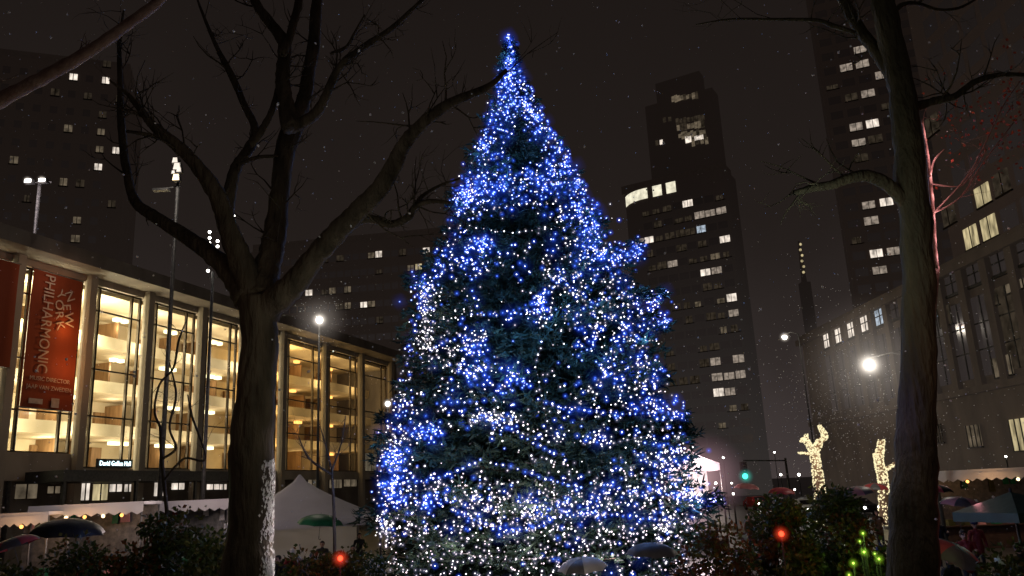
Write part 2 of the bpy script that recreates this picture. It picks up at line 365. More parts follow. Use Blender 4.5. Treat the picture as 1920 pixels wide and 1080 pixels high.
b = MB(); b.box(-20, 0, ZT, 52, .9, ZR0-.003); b.build('lintel', M['concrete'], hall)
b = MB(); b.box(-20, 0, 5.6, 52, .9, ZS-.003); b.build('sill', M['concrete'], hall)
b = MB(); b.box(-20, 8.6, 0, 52, 26, ZR0+1.6); b.build('wall', M['cream'], hall)
b = MB(); b.box(51.6, -.3, 0, 52.2, 8.6, ZR0); b.build('end_wall', M['concrete_dk'], hall)
b = MB(); b.box(-20.2, 0, 0, -19.8, 8.6, ZR0); b.build('end_wall', M['concrete_dk'], hall)
# lobby floors and curved balcony parapets
for z in (9.6, 13.2, 16.9):
    b = MB()
    for k in range(36):
        u0 = -19.7 + k*2; u1 = u0+2
        y0 = 3.4 + .28*math.sin(u0*.3+z); y1 = 3.4 + .28*math.sin(u1*.3+z)
        i = len(b.v)
        b.v += [(u0, y0, z-.35), (u1, y1, z-.35), (u1, 8.6, z-.35), (u0, 8.6, z-.35), (u0, y0, z), (u1, y1, z), (u1, 8.6, z), (u0, 8.6, z)]
        b.face((i, i+3, i+2, i+1)); b.face((i+4, i+5, i+6, i+7)); 
        b.v += [(u0, y0, z+.62), (u1, y1, z+.62), (u0, y0+.12, z+.62), (u1, y1+.12, z+.62), (u0, y0+.12, z), (u1, y1+.12, z)]
        b.face((i, i+1, i+9, i+8)); b.face((i+8, i+9, i+11, i+10)); b.face((i+10, i+11, i+13, i+12))
    b.build('balcony', M['cream'], hall)
b = MB(); b.box(-19.7, .95, 6.2, 51.5, 8.58, 6.48); b.build('floor', M['cream_floor'], hall)
b = MB(); b.box(-19.7, .95, 20.2, 51.5, 8.58, 20.5); b.build('ceiling', M['cream'], hall)
bays = list(zip(cols_u, cols_u[1:]))
bright = [.6, 1.3, 1.6, .8, .6, .55, .78, .36, .25]
hue = [(1, .86, .58)]*3 + [(1, .83, .58)]*3 + [(1, .62, .22), (1, .66, .3), (1, .66, .3)]
rb = random.Random(3)
for k, (ua, ub) in enumerate(bays):
    a0, a1 = ua+.36, ub-.36; wd = a1-a0
    zs = ZS if k != 1 else 7.5
    if k == 1:
        b = MB(); b.box(a0, 0.004, ZS, a1, .8, zs-.003); b.build('spandrel', M['concrete'], hall)
    b = MB()
    for fr in (0.0, .2, .83, 1.0):
        x = a0+wd*fr; hw = .09
        b.box(x-hw, .3, zs, x+hw, .5, ZT)
    for z in (zs+.06, 10.4, 14.0, 18.6, ZT-.08): b.box(a0, .34, z-.06, a1, .46, z+.06)
    wnd = b.build('window', M['bronze'], hall)
    b = MB(); b.quad((a0, .40, zs), (a1, .40, zs), (a1, .40, ZT), (a0, .40, ZT)); b.build('pane', M['glass'], wnd)
    # pieces of the lobby: lamps, inner partitions
    for z in (9.2, 12.8, 16.5, 20.15):
        br = bright[k]
        plight(((a0+a1)/2, 2.3, z-.9), hue[k], 330*br*rb.uniform(.7, 1.3), .4, hall); plight(((a0+a1)/2, 6.2, z-.9), hue[k], 170*br, .4, hall)
        if rb.random() < .85:
            x = a0+wd*rb.uniform(.25, .55); b = MB(); ww = rb.uniform(.5, 1.1)
            b.box(x, 6.0, z-.32, x+ww, 6.5, z-.02)
            if br > .5: b.box(x+ww+.4, 6.0, z-.32, x+ww+.4+ww*.7, 6.5, z-.02)
            b.build('ceiling_lamp', M['chand'] if br > .4 else M['lamp_amber'], hall)
    b = MB()
    for z in (6.5, 9.6, 13.2, 16.9):
        x = a0+wd*rb.uniform(.1, .8); b.box(x, 6.4, z, x+.2, 8.58, z+2.9); 
        x = a0+wd*rb.uniform(.1, .6); b.box(x, 8.3, z+.1, x+rb.uniform(.9, 1.6), 8.58, z+2.3)
    b.build('doorway', M['wood'], hall)
    plight(((a0+a1)/2, 2.2, 17.5), hue[k], 420*bright[k], .4, hall)
# terrace canopy and ground floor
b = MB(); b.box(-4.8, -4.2, 5.35, 17.9, -.9, 6.1); b.build('canopy', M['steel_dk'], hall)
for u in (-4.4, 2.0, 8.4, 14.5):
    b = MB(); b.box(u-.1, -4.0, 0, u+.1, -3.8, 5.35); b.build('canopy_post', M['steel_dk'], hall)
b = MB(); b.box(-19.7, 1.2, 0, 51.5, 1.4, 5.6); b.build('ground_floor_wall', M['concrete_dk'], hall)
def hall_window(px0, py0, px1, py1, mat, w=1.2):
    u0, z1 = H.pix(px0, (py0), w); u1, _ = H.pix(px1, py0, w); _, z0 = H.pix((px0+px1)/2, py1, w)
    b = MB(); b.box(u0, w-.05, z0, u1, w-.004, z1); o = b.build('lower_window', mat, hall)
    b = MB(); b.box(u0-.08, w-.1, z0-.08, u1+.08, w-.052, z0); b.box(u0-.08, w-.1, z1, u1+.08, w-.052, z1+.08); b.box((u0+u1)/2-.05, w-.1, z0, (u0+u1)/2+.05, w-.052, z1)
    b.build('frame', M['bronze'], o)
for q in [(152, 905, 168, 938, 'w_white'), (175, 908, 202, 938, 'w_yel'), (206, 908, 228, 922, 'w_white'), (234, 908, 246, 922, 'w_white'), (30, 908, 70, 935, 'w_dim'),
          (290, 905, 310, 930, 'w_white'), (322, 906, 345, 918, 'w_white'), (388, 908, 410, 918, 'w_white'), (412, 908, 424, 918, 'w_white'), (90, 912, 112, 925, 'w_dim'),
          (578, 895, 592, 915, 'w_dim'), (618, 898, 640, 915, 'w_dim'), (645, 898, 668, 912, 'w_dim'), (685, 850, 705, 885, 'w_dim')]:
    hall_window(*q[:4], M[q[4]])
# added unseen floods in front of the hall, brightening columns and cornice
for u, e_ in ((-6, 260), (3, 260), (12, 200), (24, 190), (36, 170)):
    plight((u, -7, 4.6), (1, .78, .52), e_*.13, .3, hall)

# banner between first columns
bu0, bz1 = H.pix(58, 516, -.85); bu1, _ = H.pix(150, 530, -.85); bz0 = 10.5
bu0 = H.pix(44, 690, -.62)[0]; bu1 = H.pix(141, 690, -.62)[0]; bz1 = 20.2
def banner(u0, u1, z0, z1, label, text=True):
    t = empty('banner', H.o + H.e*((u0+u1)/2) + H.i*(-.62) + Vector((0, 0, z0)), H.a, label, 'banner')
    W = u1-u0; Hh = z1-z0; b = MB(); nx = 10; nz_ = 14; i0 = len(b.v)
    for iz in range(nz_+1):
        for ix in range(nx+1):
            x = -W/2+W*ix/nx; z = Hh*iz/nz_
            b.v.append((x, .09*noise.noise(Vector((x*.8, z*.25, u0))), z))
    for iz in range(nz_):
        for ix in range(nx):
            a = i0+iz*(nx+1)+ix; b.face((a, a+1, a+nx+2, a+nx+1), 0, True)
    b.build('cloth', M['red_cloth'], t)
    b = MB(); b.tube([(-W/2-.1, .02, Hh+.05), (W/2+.1, .02, Hh+.05)], .05); b.build('batten', M['steel'], t); b = MB(); b.tube([(-W/2-.1, .02, -.04), (W/2+.1, .02, -.04)], .05); b.build('batten', M['steel'], t)
    if text:
        text_mesh('PHILHARMONIC', 1.22, M['white_letter'], 'lettering', t, (-W*.2, -.16, Hh*.615), (R(90), R(90), 0), sx=.80)
        for s, x, z, sz, rr in (('N', .95, 8.3, 1.05, 25), ('E', .75, 7.45, 1.0, 12), ('W', 1.05, 6.55, 1.1, 8), ('Y', .15, 8.25, 1.0, 40), ('O', .1, 7.5, 1.0, 0), ('R', .2, 6.75, 1.0, 15), ('K', .35, 6.0, 1.0, 20)):
            text_mesh(s, sz, M['white_letter'], 'lettering', t, (x, -.16, z), (R(90), R(90-rr), 0))
        text_mesh('MUSIC DIRECTOR', .42, M['white_letter'], 'lettering', t, (-.05, -.16, 2.0), (R(90), 0, 0))
        text_mesh('JAAP VAN ZWEDEN', .42, M['white_letter'], 'lettering', t, (-.05, -.16, 1.4), (R(90), 0, 0))
        b = MB(); b.box(-W*.38, -.17, .25, -W*.12, -.12, .6); b.build('logo', M['white_letter'], t); b = MB(); b.box(W*.05, -.17, .1, W*.2, -.12, .75); b.build('logo', M['white_letter'], t)
    return t
bn = banner(bu0, bu1, bz0, bz1, 'red hanging banner with white PHILHARMONIC lettering between stone columns')
plight((1.2, -1.6, 3.0), (1, .42, .14), 120, .15, bn); plight((.9, -1.0, 5.8), (1, .42, .12), 60, .1, bn); plight((-1, -2.2, 9), (1, .6, .4), 60, .15, bn)
banner(-11.6, -6.6, 13.0, 20.2, 'plain red banner partly cut off at the far left edge', False)
# lit sign
su, sz = H.pix(207, 870, -.5)
sg = empty('sign', H.o + H.e*su + H.i*(-.95) + Vector((0, 0, sz)), H.a, 'small lit cyan and white name sign under the second glowing bay', 'sign')
b = MB(); b.box(-1.75, -.02, -.3, 1.75, .12, .34); b.build('board', M['steel_dk'], sg)
text_mesh('David Geffen Hall', .5, M['sign_cyan'], 'lettering', sg, (0, -.05, 0), (R(90), 0, 0), sx=.86)

# ================================================================= generic towers
def tower(name, label, fac, foot, z1, wallm, pitch_u, pitch_z, wu, wz, lit, u0, u1, zlo, zhi, cat='building', dark=True, extra=0):
    t = fac.root(name, label, cat)
    b = MB(); b.prism(foot, 0, z1, 0); b.build('wall', wallm, t)
    xs = [p[0] for p in foot]; ys = [p[1] for p in foot]
    b = MB(); b.box(min(xs)+.6, min(ys)+2, z1+.003, max(xs)-.6, max(ys)-1, z1+2.2); b.build('roof', M['roof_far'], t)
    cells = {}
    for (px, py, mt) in lit:
        u, z = fac.pix(px, py); iu = round((u-u0)/pitch_u); iz = round((z-zlo)/pitch_z); cells[(iu, iz)] = mt
    listed = set(cells); cr_ = random.Random(len(lit)*7)
    for _ in range(extra):
        c_ = (cr_.randrange(0, int((u1-u0)/pitch_u)+1), cr_.randrange(0, int((zhi-zlo)/pitch_z)+1)); cells.setdefault(c_, cr_.choice(('w_faint', 'w_faint', 'w_faint', 'w_dim')))
    for (iu, iz), mt in cells.items():
        u = u0+iu*pitch_u; z = zlo+iz*pitch_z
        wr = random.Random(iu*131+iz*17+len(lit)); k0 = wr.uniform(-.5, -.28)*wu; k1 = wr.uniform(.25, .5)*wu; h1 = wr.uniform(.05, .5)*wz
        if (iu, iz) in listed: k0, k1, h1 = wr.uniform(-.56, -.44)*wu, wr.uniform(.44, .56)*wu, wr.uniform(.4, .56)*wz
        b = MB(); b.box(u+k0, -.12, z-wz/2, u+k1, -.004, z+h1); wn = b.build('window', M[mt], t)
        b = MB(); b.box(u-wu/2-.12, -.2, z-wz/2-.16, u+wu/2+.12, -.0, z-wz/2-.002); b.box(u-.05, -.17, z-wz/2, u+.05, -.122, z+h1); b.build('frame', M['bronze'], wn)
    if dark:
        b = MB(); n_u = int((u1-u0)/pitch_u)+1; n_z = int((zhi-zlo)/pitch_z)+1
        for iu in range(n_u):
            for iz in range(n_z):
                if (iu, iz) in cells: continue
                u = u0+iu*pitch_u; z = zlo+iz*pitch_z
                b.box(u-wu/2, -.06, z-wz/2, u+wu/2, -.004, z+wz/2)
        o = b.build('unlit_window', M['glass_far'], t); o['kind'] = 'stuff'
    return t
# --- centre tower
C1 = Fac(P(1390, 880, 175), R(180-30)); C1 = Fac(P(1222, 880, 190), R(-30))
uR, _ = C1.pix(1392, 600)
D_ = 9.5; rc = 7.0
foot = [(uR, 0), (uR, D_), (-3, D_)]
for k in range(9):
    a = math.pi - 0 + k*(math.pi/2)/8
    foot.append((-3+rc*1 + rc*math.cos(a), rc + rc*math.sin(a)))
zt_main = C1.pix(1270, 335)[1]
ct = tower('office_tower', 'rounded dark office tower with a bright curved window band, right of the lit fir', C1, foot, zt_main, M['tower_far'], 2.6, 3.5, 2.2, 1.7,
      [(1328, 387, 'w_mid'), (1345, 383, 'w_mid'), (1292, 385, 'w_white'), (1268, 428, 'w_pink'), (1322, 418, 'w_cool'), (1352, 398, 'w_mid'), (1357, 437, 'w_white'), (1350, 456, 'w_white'), (1360, 456, 'w_white'),
       (1200, 450, 'w_mid'), (1213, 457, 'w_white'), (1270, 448, 'w_faint'), (1240, 506, 'w_faint'), (1270, 502, 'w_mid'), (1330, 517, 'w_white'), (1340, 517, 'w_mid'), (1335, 550, 'w_faint'), (1362, 550, 'w_white'), (1367, 574, 'w_mid'),
       (1345, 678, 'w_mid'), (1315, 680, 'w_faint'), (1382, 672, 'w_mid'), (1347, 697, 'w_mid'), (1372, 694, 'w_yel'), (1384, 694, 'w_mid'), (1312, 720, 'w_faint'), (1345, 718, 'w_white'), (1355, 718, 'w_mid'), (1376, 716, 'w_mid'), (1350, 738, 'w_white'), (1360, 738, 'w_mid'),
       (1284, 470, 'w_faint'), (1300, 445, 'w_faint'), (1318, 402, 'w_mid'), (1255, 440, 'w_faint'), (1330, 602, 'w_faint'), (1345, 640, 'w_faint')],
      4.5, uR-1.4, 12, zt_main-4, extra=46)
# band of lit windows wrapping the rounded corner
zb0 = C1.pix(1235, 367)[1]; zb1 = C1.pix(1235, 347)[1]
ub = [C1.pix(x, 360)[0] for x in (1208, 1214, 1224, 1241, 1250, 1268)]
path = [(4-rc*math.cos(t_)-0, rc - rc*math.sin(t_)) for t_ in [R(v) for v in (35, 45, 55, 65, 75, 85, 90)]] + [(ub[1], 0)]
b = MB()
for (xa, ya), (xb, yb) in zip(path, path[1:]):
    da = Vector((xb-xa, yb-ya)); nn = Vector((da.y, -da.x)).normalized()*.15
    b.quad((xa+nn.x, ya+nn.y, zb0), (xb+nn.x, yb+nn.y, zb0), (xb+nn.x, yb+nn.y, zb1), (xa+nn.x, ya+nn.y, zb1))
b.build('window', M['w_band'], ct)
for a0, a1 in ((ub[2], ub[3]), (ub[4], ub[5])):
    b = MB(); b.box(a0, -.15, zb0, a1, -.005, zb1); b.build('window', M['w_band'], ct)
# upper setback
C2 = Fac(C1.o + C1.i*4, C1.a)
ua, _ = C2.pix(1214, 250); uc, _ = C2.pix(1345, 250); zt2 = C2.pix(1290, 135)[1]
b = MB(); b.prism([(ua, 4), (uc, 4), (uc, 9), (ua, 9)], zt_main+.003, zt2-6); b.prism([(ua+3, 5), (uc-3, 5), (uc-3, 8.6), (ua+3, 8.6)], zt2-6, zt2); b.build('upper_storeys', M['tower_far'], ct)
rb = random.Random(11)
for (x0, y0, x1, mt, n) in ((1262, 186, 1306, 'w_dim', 9), (1270, 228, 1318, 'w_faint', 8), (1272, 240, 1318, 'w_dim', 8), (1275, 255, 1320, 'w_dim', 9), (1288, 262, 1322, 'w_white', 7), (1232, 268, 1240, 'w_white', 2), (1300, 268, 1325, 'w_dim', 4), (1246, 225, 1256, 'w_faint', 2)):
    for k in range(n):
        px = x0+(x1-x0)*k/max(1, n-1); u, z = C2.pix(px, y0 - (px-x0)*.16)
        h = rb.uniform(.5, 1.0); b = MB(); b.box(u-.38, 3.85, z-h, u+.38, 3.996, z+h); b.build('window', M[mt if rb.random() < .7 else 'w_faint'], ct)
# --- right rear tower
T2 = Fac(P(1690, 870, 150), R(-22))
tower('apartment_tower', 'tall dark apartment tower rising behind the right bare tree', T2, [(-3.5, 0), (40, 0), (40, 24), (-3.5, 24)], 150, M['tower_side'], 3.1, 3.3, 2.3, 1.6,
      [(1575, 137, 'w_white'), (1603, 131, 'w_white'), (1577, 116, 'w_mid'), (1600, 112, 'w_mid'), (1634, 127, 'w_mid'), (1640, 145, 'w_mid'), (1608, 175, 'w_faint'), (1637, 168, 'w_mid'), (1652, 235, 'w_white'), (1656, 251, 'w_cool'), (1594, 245, 'w_mid'), (1595, 264, 'w_mid'), (1625, 258, 'w_faint'),
       (1619, 397, 'w_white'), (1645, 393, 'w_mid'), (1675, 388, 'w_white'), (1622, 424, 'w_white'), (1648, 420, 'w_mid'), (1628, 467, 'w_white'), (1655, 464, 'w_white'), (1685, 459, 'w_mid'), (1635, 515, 'w_white'), (1663, 511, 'w_mid'), (1604, 290, 'w_faint'), (1620, 85, 'w_mid')],
      -1.5, 38, 8, 146, extra=22)
# --- left rear tower
T3 = Fac(P(60, 960, 120), R(20)); t3e = T3.pix(238, 260)[0]
tower('apartment_tower', 'black apartment block with few lit windows behind the concert hall roof', T3, [(-40, 0), (t3e, 0), (t3e, 20), (-40, 20)], T3.pix(150, 120)[1], M['tower_side'], 2.4, 3.1, 1.1, 1.2,
      [(121, 158, 'w_white'), (183, 150, 'w_white'), (187, 160, 'w_white'), (125, 233, 'w_dim'), (195, 233, 'w_dim'), (190, 225, 'w_dim'), (208, 281, 'w_white'), (183, 315, 'w_white'), (190, 317, 'w_white'), (175, 268, 'w_dim'), (154, 430, 'w_dim'), (156, 440, 'w_dim'), (15, 308, 'w_dim'), (125, 335, 'w_dim'), (150, 336, 'w_faint'), (180, 210, 'w_faint'), (212, 135, 'w_faint'), (220, 175, 'w_faint'), (165, 180, 'w_faint'), (90, 180, 'w_faint'), (195, 390, 'w_faint')],
      -36, t3e-1.5, 8, T3.pix(150, 130)[1], extra=16)
# --- mid left block
T4 = Fac(P(560, 930, 150), R(-8))
tower('office_block', 'long dark office block with warm lights between concert hall and lit fir', T4, [(-12, 0), (32, 0), (32, 18), (-12, 18)], T4.pix(700, 452)[1], M['tower_side'], 1.55, 3.2, 1.25, 1.2,
      [(700, 492, 'w_dim'), (717, 490, 'w_white'), (771, 492, 'w_dim'), (786, 489, 'w_yel'), (797, 482, 'w_white'), (634, 495, 'w_faint'), (655, 542, 'w_dim'), (628, 551, 'w_dim'), (650, 561, 'w_faint'), (641, 569, 'w_faint'), (650, 569, 'w_faint'), (678, 570, 'w_dim'), (684, 570, 'w_white'), (698, 569, 'w_dim'), (652, 581, 'w_dim'), (716, 594, 'w_faint'), (755, 475, 'w_faint'), (581, 538, 'w_white'), (835, 483, 'w_dim')],
      -11, 31, 10, T4.pix(700, 458)[1], extra=14)
# --- thin far spire
sp = P(1557, 880, 240)
t = empty('spire', (sp.x, sp.y, 0), 0, 'thin dark far mast dotted with yellow lights above the long stone building', 'mast')
zt = P(1545, 450, 240).z
b = MB(); b.prism([(-1.4, -1.4), (1.4, -1.4), (1.4, 1.4), (-1.4, 1.4)], 0, zt*.82); b.tube([(0, 0, zt*.82), (0, 0, zt)], [.9, .3]); b.build('mast', M['tower_far'], t)
for k in range(6):
    b = MB(); b.ball((-.4+.3*(k % 2), -1.6, zt*.86+k*zt*.024), .42); b.build('light', M['w_yel'], t)

# ================================================================= LONG STONE BUILDING (right)
e_ang = math.atan2(-.99939, .03482)
G = Fac(P(1536, 880, 104), e_ang)
gb = G.root('stone_building', 'long stone building with tall pilastered windows along the right side', 'building')
zc = G.pix(1536, 614)[1]
UL = 78
b = MB(); b.box(0, 0, 0, UL, 16, zc-1.2); b.build('wall', M['stone_far'], gb)
b = MB(); b.box(-.5, -.7, zc-1.2+.003, UL, 16, zc-.5); b.box(-.2, -.3, zc-.5, UL, 15, zc); b.build('cornice', M['stone_far'], gb)
zl = G.pix(1760, 745)[1]
b = MB(); b.box(-.3, -.5, zl-.35, UL, -.003, zl+.2); b.build('ledge', M['stone_far'], gb)
zw0, zw1 = G.pix(1552, 652)[1], G.pix(1552, 622)[1]
np_ = 0
litm = {0: 'w_dim', 1: 'w_white', 2: 'w_cool', 4: 'w_white', 5: 'w_cool', 3: None}
uw = [G.pix(x, y)[0] for x, y in ((1552, 635), (1575, 627), (1598, 616), (1630, 602), (1655, 592))]
pu = (uw[2]-uw[0])/2
nwin = int(UL/pu)
for k in range(nwin):
    u = uw[0]+k*pu
    if u > UL-2: break
    best = min(range(5), key=lambda j: abs(uw[j]-u))
    mt = 'glass_far'
    if abs(uw[best]-u) < pu*.5: mt = ('w_dim', 'w_white', 'w_white', 'w_white', 'w_cool')[best]
    elif k in (12, 21): mt = 'w_faint'
    ww = pu*.3
    b = MB(); b.box(u-ww, -.08, zw0, u+ww, -.004, zw1); wn = b.build('window', M[mt if mt != 'w_dim' else 'w_white'], gb)
    b = MB(); b.box(u-ww-.15, -.2, zw0-.25, u+ww+.15, -.002, zw0-.002); b.box(u-.06, -.14, zw0, u+.06, -.082, zw1); b.box(u-ww, -.14, (zw0+zw1)/2-.05, u+ww, -.082, (zw0+zw1)/2+.05); b.build('frame', M['steel_dk'], wn)
    b = MB(); b.box(u+pu/2-.45, -.45, zl+.203, u+pu/2+.45, -.003, zc-1.2); b.build('pilaster', M['stone_far'], gb)
    # lower tall window
    z0, z1 = zl+.9, zw0-1.0
    mt2 = 'glass_far' if k not in (10, 16, 19) else 'w_faint'
    b = MB(); b.box(u-ww*1.3, -.08, z0, u+ww*1.3, -.004, z1); wn = b.build('window', M[mt2], gb)
    b = MB(); b.box(u-.06, -.14, z0, u+.06, -.082, z1)
    for f_ in (.33, .66): b.box(u-ww*1.3, -.14, z0+(z1-z0)*f_-.05, u+ww*1.3, -.082, z0+(z1-z0)*f_+.05)
    b.build('frame', M['steel_dk'], wn)
for (x0, y0, x1, y1, mt) in ((1892, 785, 1926, 845, 'w_yel'), (1812, 797, 1836, 838, 'w_dim'), (1752, 795, 1765, 830, 'w_faint'), (1860, 668, 1895, 706, 'w_dim'), (1757, 575, 1782, 612, 'w_faint'), (1884, 528, 1920, 546, 'w_dim'), (1848, 555, 1872, 575, 'w_faint')):
    u0, z1 = G.pix(x0, y0, -.16); u1, _ = G.pix(x1, y0, -.16); z0 = G.pix((x0+x1)/2, y1, -.16)[1]; z1 = G.pix((x0+x1)/2, y0, -.16)[1]
    b = MB(); b.box(u0, -.24, z0, u1, -.16, z1); wn = b.build('window', M[mt], gb)
    b = MB()
    for f_ in (0, .33, .66, 1): b.box(u0+(u1-u0)*f_-.05, -.3, z0, u0+(u1-u0)*f_+.05, -.242, z1)
    b.box(u0-.1, -.3, z0-.12, u1+.1, -.16, z0-.003); b.build('frame', M['steel_dk'], wn)
# tall building behind it
G2 = Fac(G.o + Vector((12, 0, 0)), e_ang)
zt = 62
tower('brick_building', 'tall brown brick building above the stone building at far right', G2, [(16, 0), (UL, 0), (UL, 20), (16, 20)], zt, M['tower_side'], 3.3, 3.7, 2.5, 2.3,
      [(1833, 366, 'w_yel'), (1858, 352, 'w_yel'), (1812, 436, 'w_yel'), (1848, 412, 'w_yel'), (1866, 402, 'w_yel'), (1766, 415, 'w_faint'), (1745, 225, 'w_faint'), (1900, 345, 'w_faint'), (1880, 490, 'w_faint')],
      20, UL-2, 24, 58)

# ================================================================= CHRISTMAS TREE
TD = 26.0; TX = .45
prof = [(19.55, .05), (18, .36), (17.2, .6), (15.5, 1.2), (14.5, 1.75), (12.9, 2.3), (11.2, 3.1), (10.2, 3.55), (8.8, 4.0), (7, 4.3), (5.8, 4.75), (3.6, 5.2), (2.8, 5.25), (1.6, 4.9), (.6, 4.3)]
def trad(z):
    for (z1, r1), (z0, r0) in zip(prof, prof[1:]):
        if z >= z0: t = max(0, min(1, (z-z0)/(z1-z0))); return r0+(r1-r0)*t
    return prof[-1][1]
xt = empty('christmas_tree', (TX, TD, 0), 0, 'giant fir tree covered in blue and white string lights', 'christmas tree')
b = MB(); b.tube([(0, 0, 0), (0, 0, 8), (0, 0, 15), (0, 0, 19.3)], [.34, .24, .12, .02], 10, wob=.15); b.build('trunk', M['bark'], xt)
rt = random.Random(21)
bq = MB()
def tuft(c, d, L, n):
    d = d.normalized()
    for _ in range(n):
        v = (d*rt.uniform(.2, 1) + Vector((rt.gauss(0, .6), rt.gauss(0, .6), rt.gauss(0, .4)))).normalized()*L*rt.uniform(.5, 1.1)
        s_ = v.cross(Vector((rt.gauss(0, 1), rt.gauss(0, 1), rt.gauss(0, 1)))).normalized()*rt.uniform(.022, .045)
        o = c + Vector((rt.gauss(0, .06), rt.gauss(0, .06), rt.gauss(0, .06)))
        i = len(bq.v); bq.v += [tuple(o-s_), tuple(o+s_), tuple(o+v*.6+s_*.7), tuple(o+v), tuple(o+v*.6-s_*.7)]; bq.face((i, i+1, i+2, i+3, i+4))
def bough(z0, az, r, droop, dens=1.0):
    d = Vector((math.cos(az), math.sin(az), 0)); side = Vector((-d.y, d.x, 0))
    n = max(3, int(r*2.6*dens)); last = None
    pts = []
    for k in range(n+1):
        t = k/n; z = z0 + droop*(-.9*t + .75*t*t)*r*.35 + .1*noise.noise(Vector((az*3, t*2, z0)))
        p = Vector((-.13*z/19, 0, 0)) + d*(r*t) + side*(.18*r*t*noise.noise(Vector((z0, az*2, t*1.5)))) + Vector((0, 0, z)); pts.append(p)
        if t > .22:
            L = (.26+.18*(1-t))*min(1, .35+.4*r)
            tuft(p, d+Vector((0, 0, .2)), L+.1, 7)
            sw = (1-t*.65)*r*.16+.08
            for sgn in (-1, 1):
                q = p+side*sgn*sw*rt.uniform(.5, 1.1)+Vector((0, 0, rt.uniform(-.14, .05))); tuft(q, d*.7+side*sgn, L, 7)
    bq.tube(pts, [.05*(1-.8*k/len(pts))*min(1, r*.5) for k in range(len(pts))], 4, 1, False)
z = .9; lv = 0
while z < 18.9:
    r = trad(z); n = max(5, int(2*math.pi*r/.85)); off = rt.random()*6
    for k in range(n):
        bough(z+rt.uniform(-.2, .2), off+2*math.pi*k/n+rt.uniform(-.12, .12), r*rt.uniform(.78, 1.06), rt.uniform(.6, 1.2))
    z += .30+.055*r; lv += 1
tips = [(1200, 468), (1120, 395), (1255, 600), (1295, 780), (1305, 815), (1348, 935), (768, 525), (848, 372), (720, 860), (712, 960), (1240, 545), (1245, 690)]
for (px, py) in tips:
    q = P(px, py, TD) - Vector((TX, TD, 0)); az = 0 if q.x > 0 else math.pi
    for k in range(3): bough(q.z+rt.uniform(-.1, .35), az+rt.uniform(-.12, .12), abs(q.x)*rt.uniform(.95, 1.02), .5)
bq.build('crown', [M['needle'], M['bark']], xt)

def on_tree(px, py, depth=None):
    q = P(px, py, TD)
    dy = 0
    for _ in range(3):
        r = trad(q.z); dx = q.x-TX
        k = depth if depth is not None else rt.uniform(.82, 1.03)
        dy = math.sqrt(max(0, r*r-dx*dx))*k
        q = P(px, py, TD-dy)
    return q - Vector((TX, TD, 0))
ICO = None
def ico_data():
    bm = bmesh.new(); bmesh.ops.create_icosphere(bm, subdivisions=1, radius=1); v = [x.co.copy() for x in bm.verts]; f = [tuple(x.index for x in fc.verts) for fc in bm.faces]; bm.free(); return v, f
IV, IF = ico_data()
def ico(mb, c, r, mi):
    i = len(mb.v); mb.v += [(c.x+v.x*r, c.y+v.y*r, c.z+v.z*r) for v in IV]
    for f_ in IF: mb.face(tuple(i+k for k in f_), mi, True)
BM = [M['bulb_w'], M['bulb_b'], M['bulb_p'], M['g_blue'], M['g_white'], M['g_wide'], M['bulb_wd'], M['bulb_bd']]
def bulb(mb, c, kind, s=1.0):
    # kind 0 white, 1 blue, 2 pinkish; larger balls paint the glow around it
    if kind == 1: ico(mb, c, rt.uniform(.013, .027)*s, rt.choice((0, 1, 1, 1, 7) if c.z > 10.5 else (0, 0, 1, 1, 7))); ico(mb, c, rt.uniform(.07, .14), 3); (ico(mb, c, rt.uniform(.3, .5), 5) if rt.random() < .16 else None)
    else:
        ico(mb, c, rt.uniform(.012, .027)*s, kind if rt.random() < .62 else 6)
        if rt.random() < .5: ico(mb, c, .11, 4)
pts = []
def blob(x, y, rx, ry, n, blue=.8, pink=0.0):
    for _ in range(int(n*1.12)):
        px, py = rt.gauss(x, rx*.62), rt.gauss(y, ry*.62)
        if py < 62: continue
        qz = P(px, py, TD)
        if py < 370 and abs(qz.x-TX+.13*qz.z/19) > trad(qz.z)*1.08+.1: continue
        u = rt.random(); pts.append((px, py, 1 if u < blue else (2 if rt.random() < pink else 0)))
def fill(y0, y1, n, blue, pink, holes):
    # even scatter inside the outline
    k = 0; tries = 0
    while k < n and tries < n*30:
        tries += 1
        py = rt.uniform(y0, y1); px = rt.uniform(700, 1340); q = P(px, py, TD); r = trad(q.z)
        if abs(q.x-TX) > r*.99: continue
        if any(((px-hx)/hrx)**2+((py-hy)/hry)**2 < 1 for hx, hy, hrx, hry in holes): continue
        pts.append((px, py, 1 if rt.random() < blue else (2 if rt.random() < pink else 0))); k += 1
holes = [(985, 275, 42, 42), (985, 430, 95, 22), (955, 545, 70, 40), (990, 650, 90, 40), (920, 470, 30, 20), (860, 850, 80, 35), (1080, 690, 40, 30), (1030, 820, 70, 30), (940, 870, 60, 25), (1130, 850, 60, 30), (860, 620, 40, 20), (1000, 740, 60, 22), (800, 700, 30, 30), (840, 950, 60, 22)]
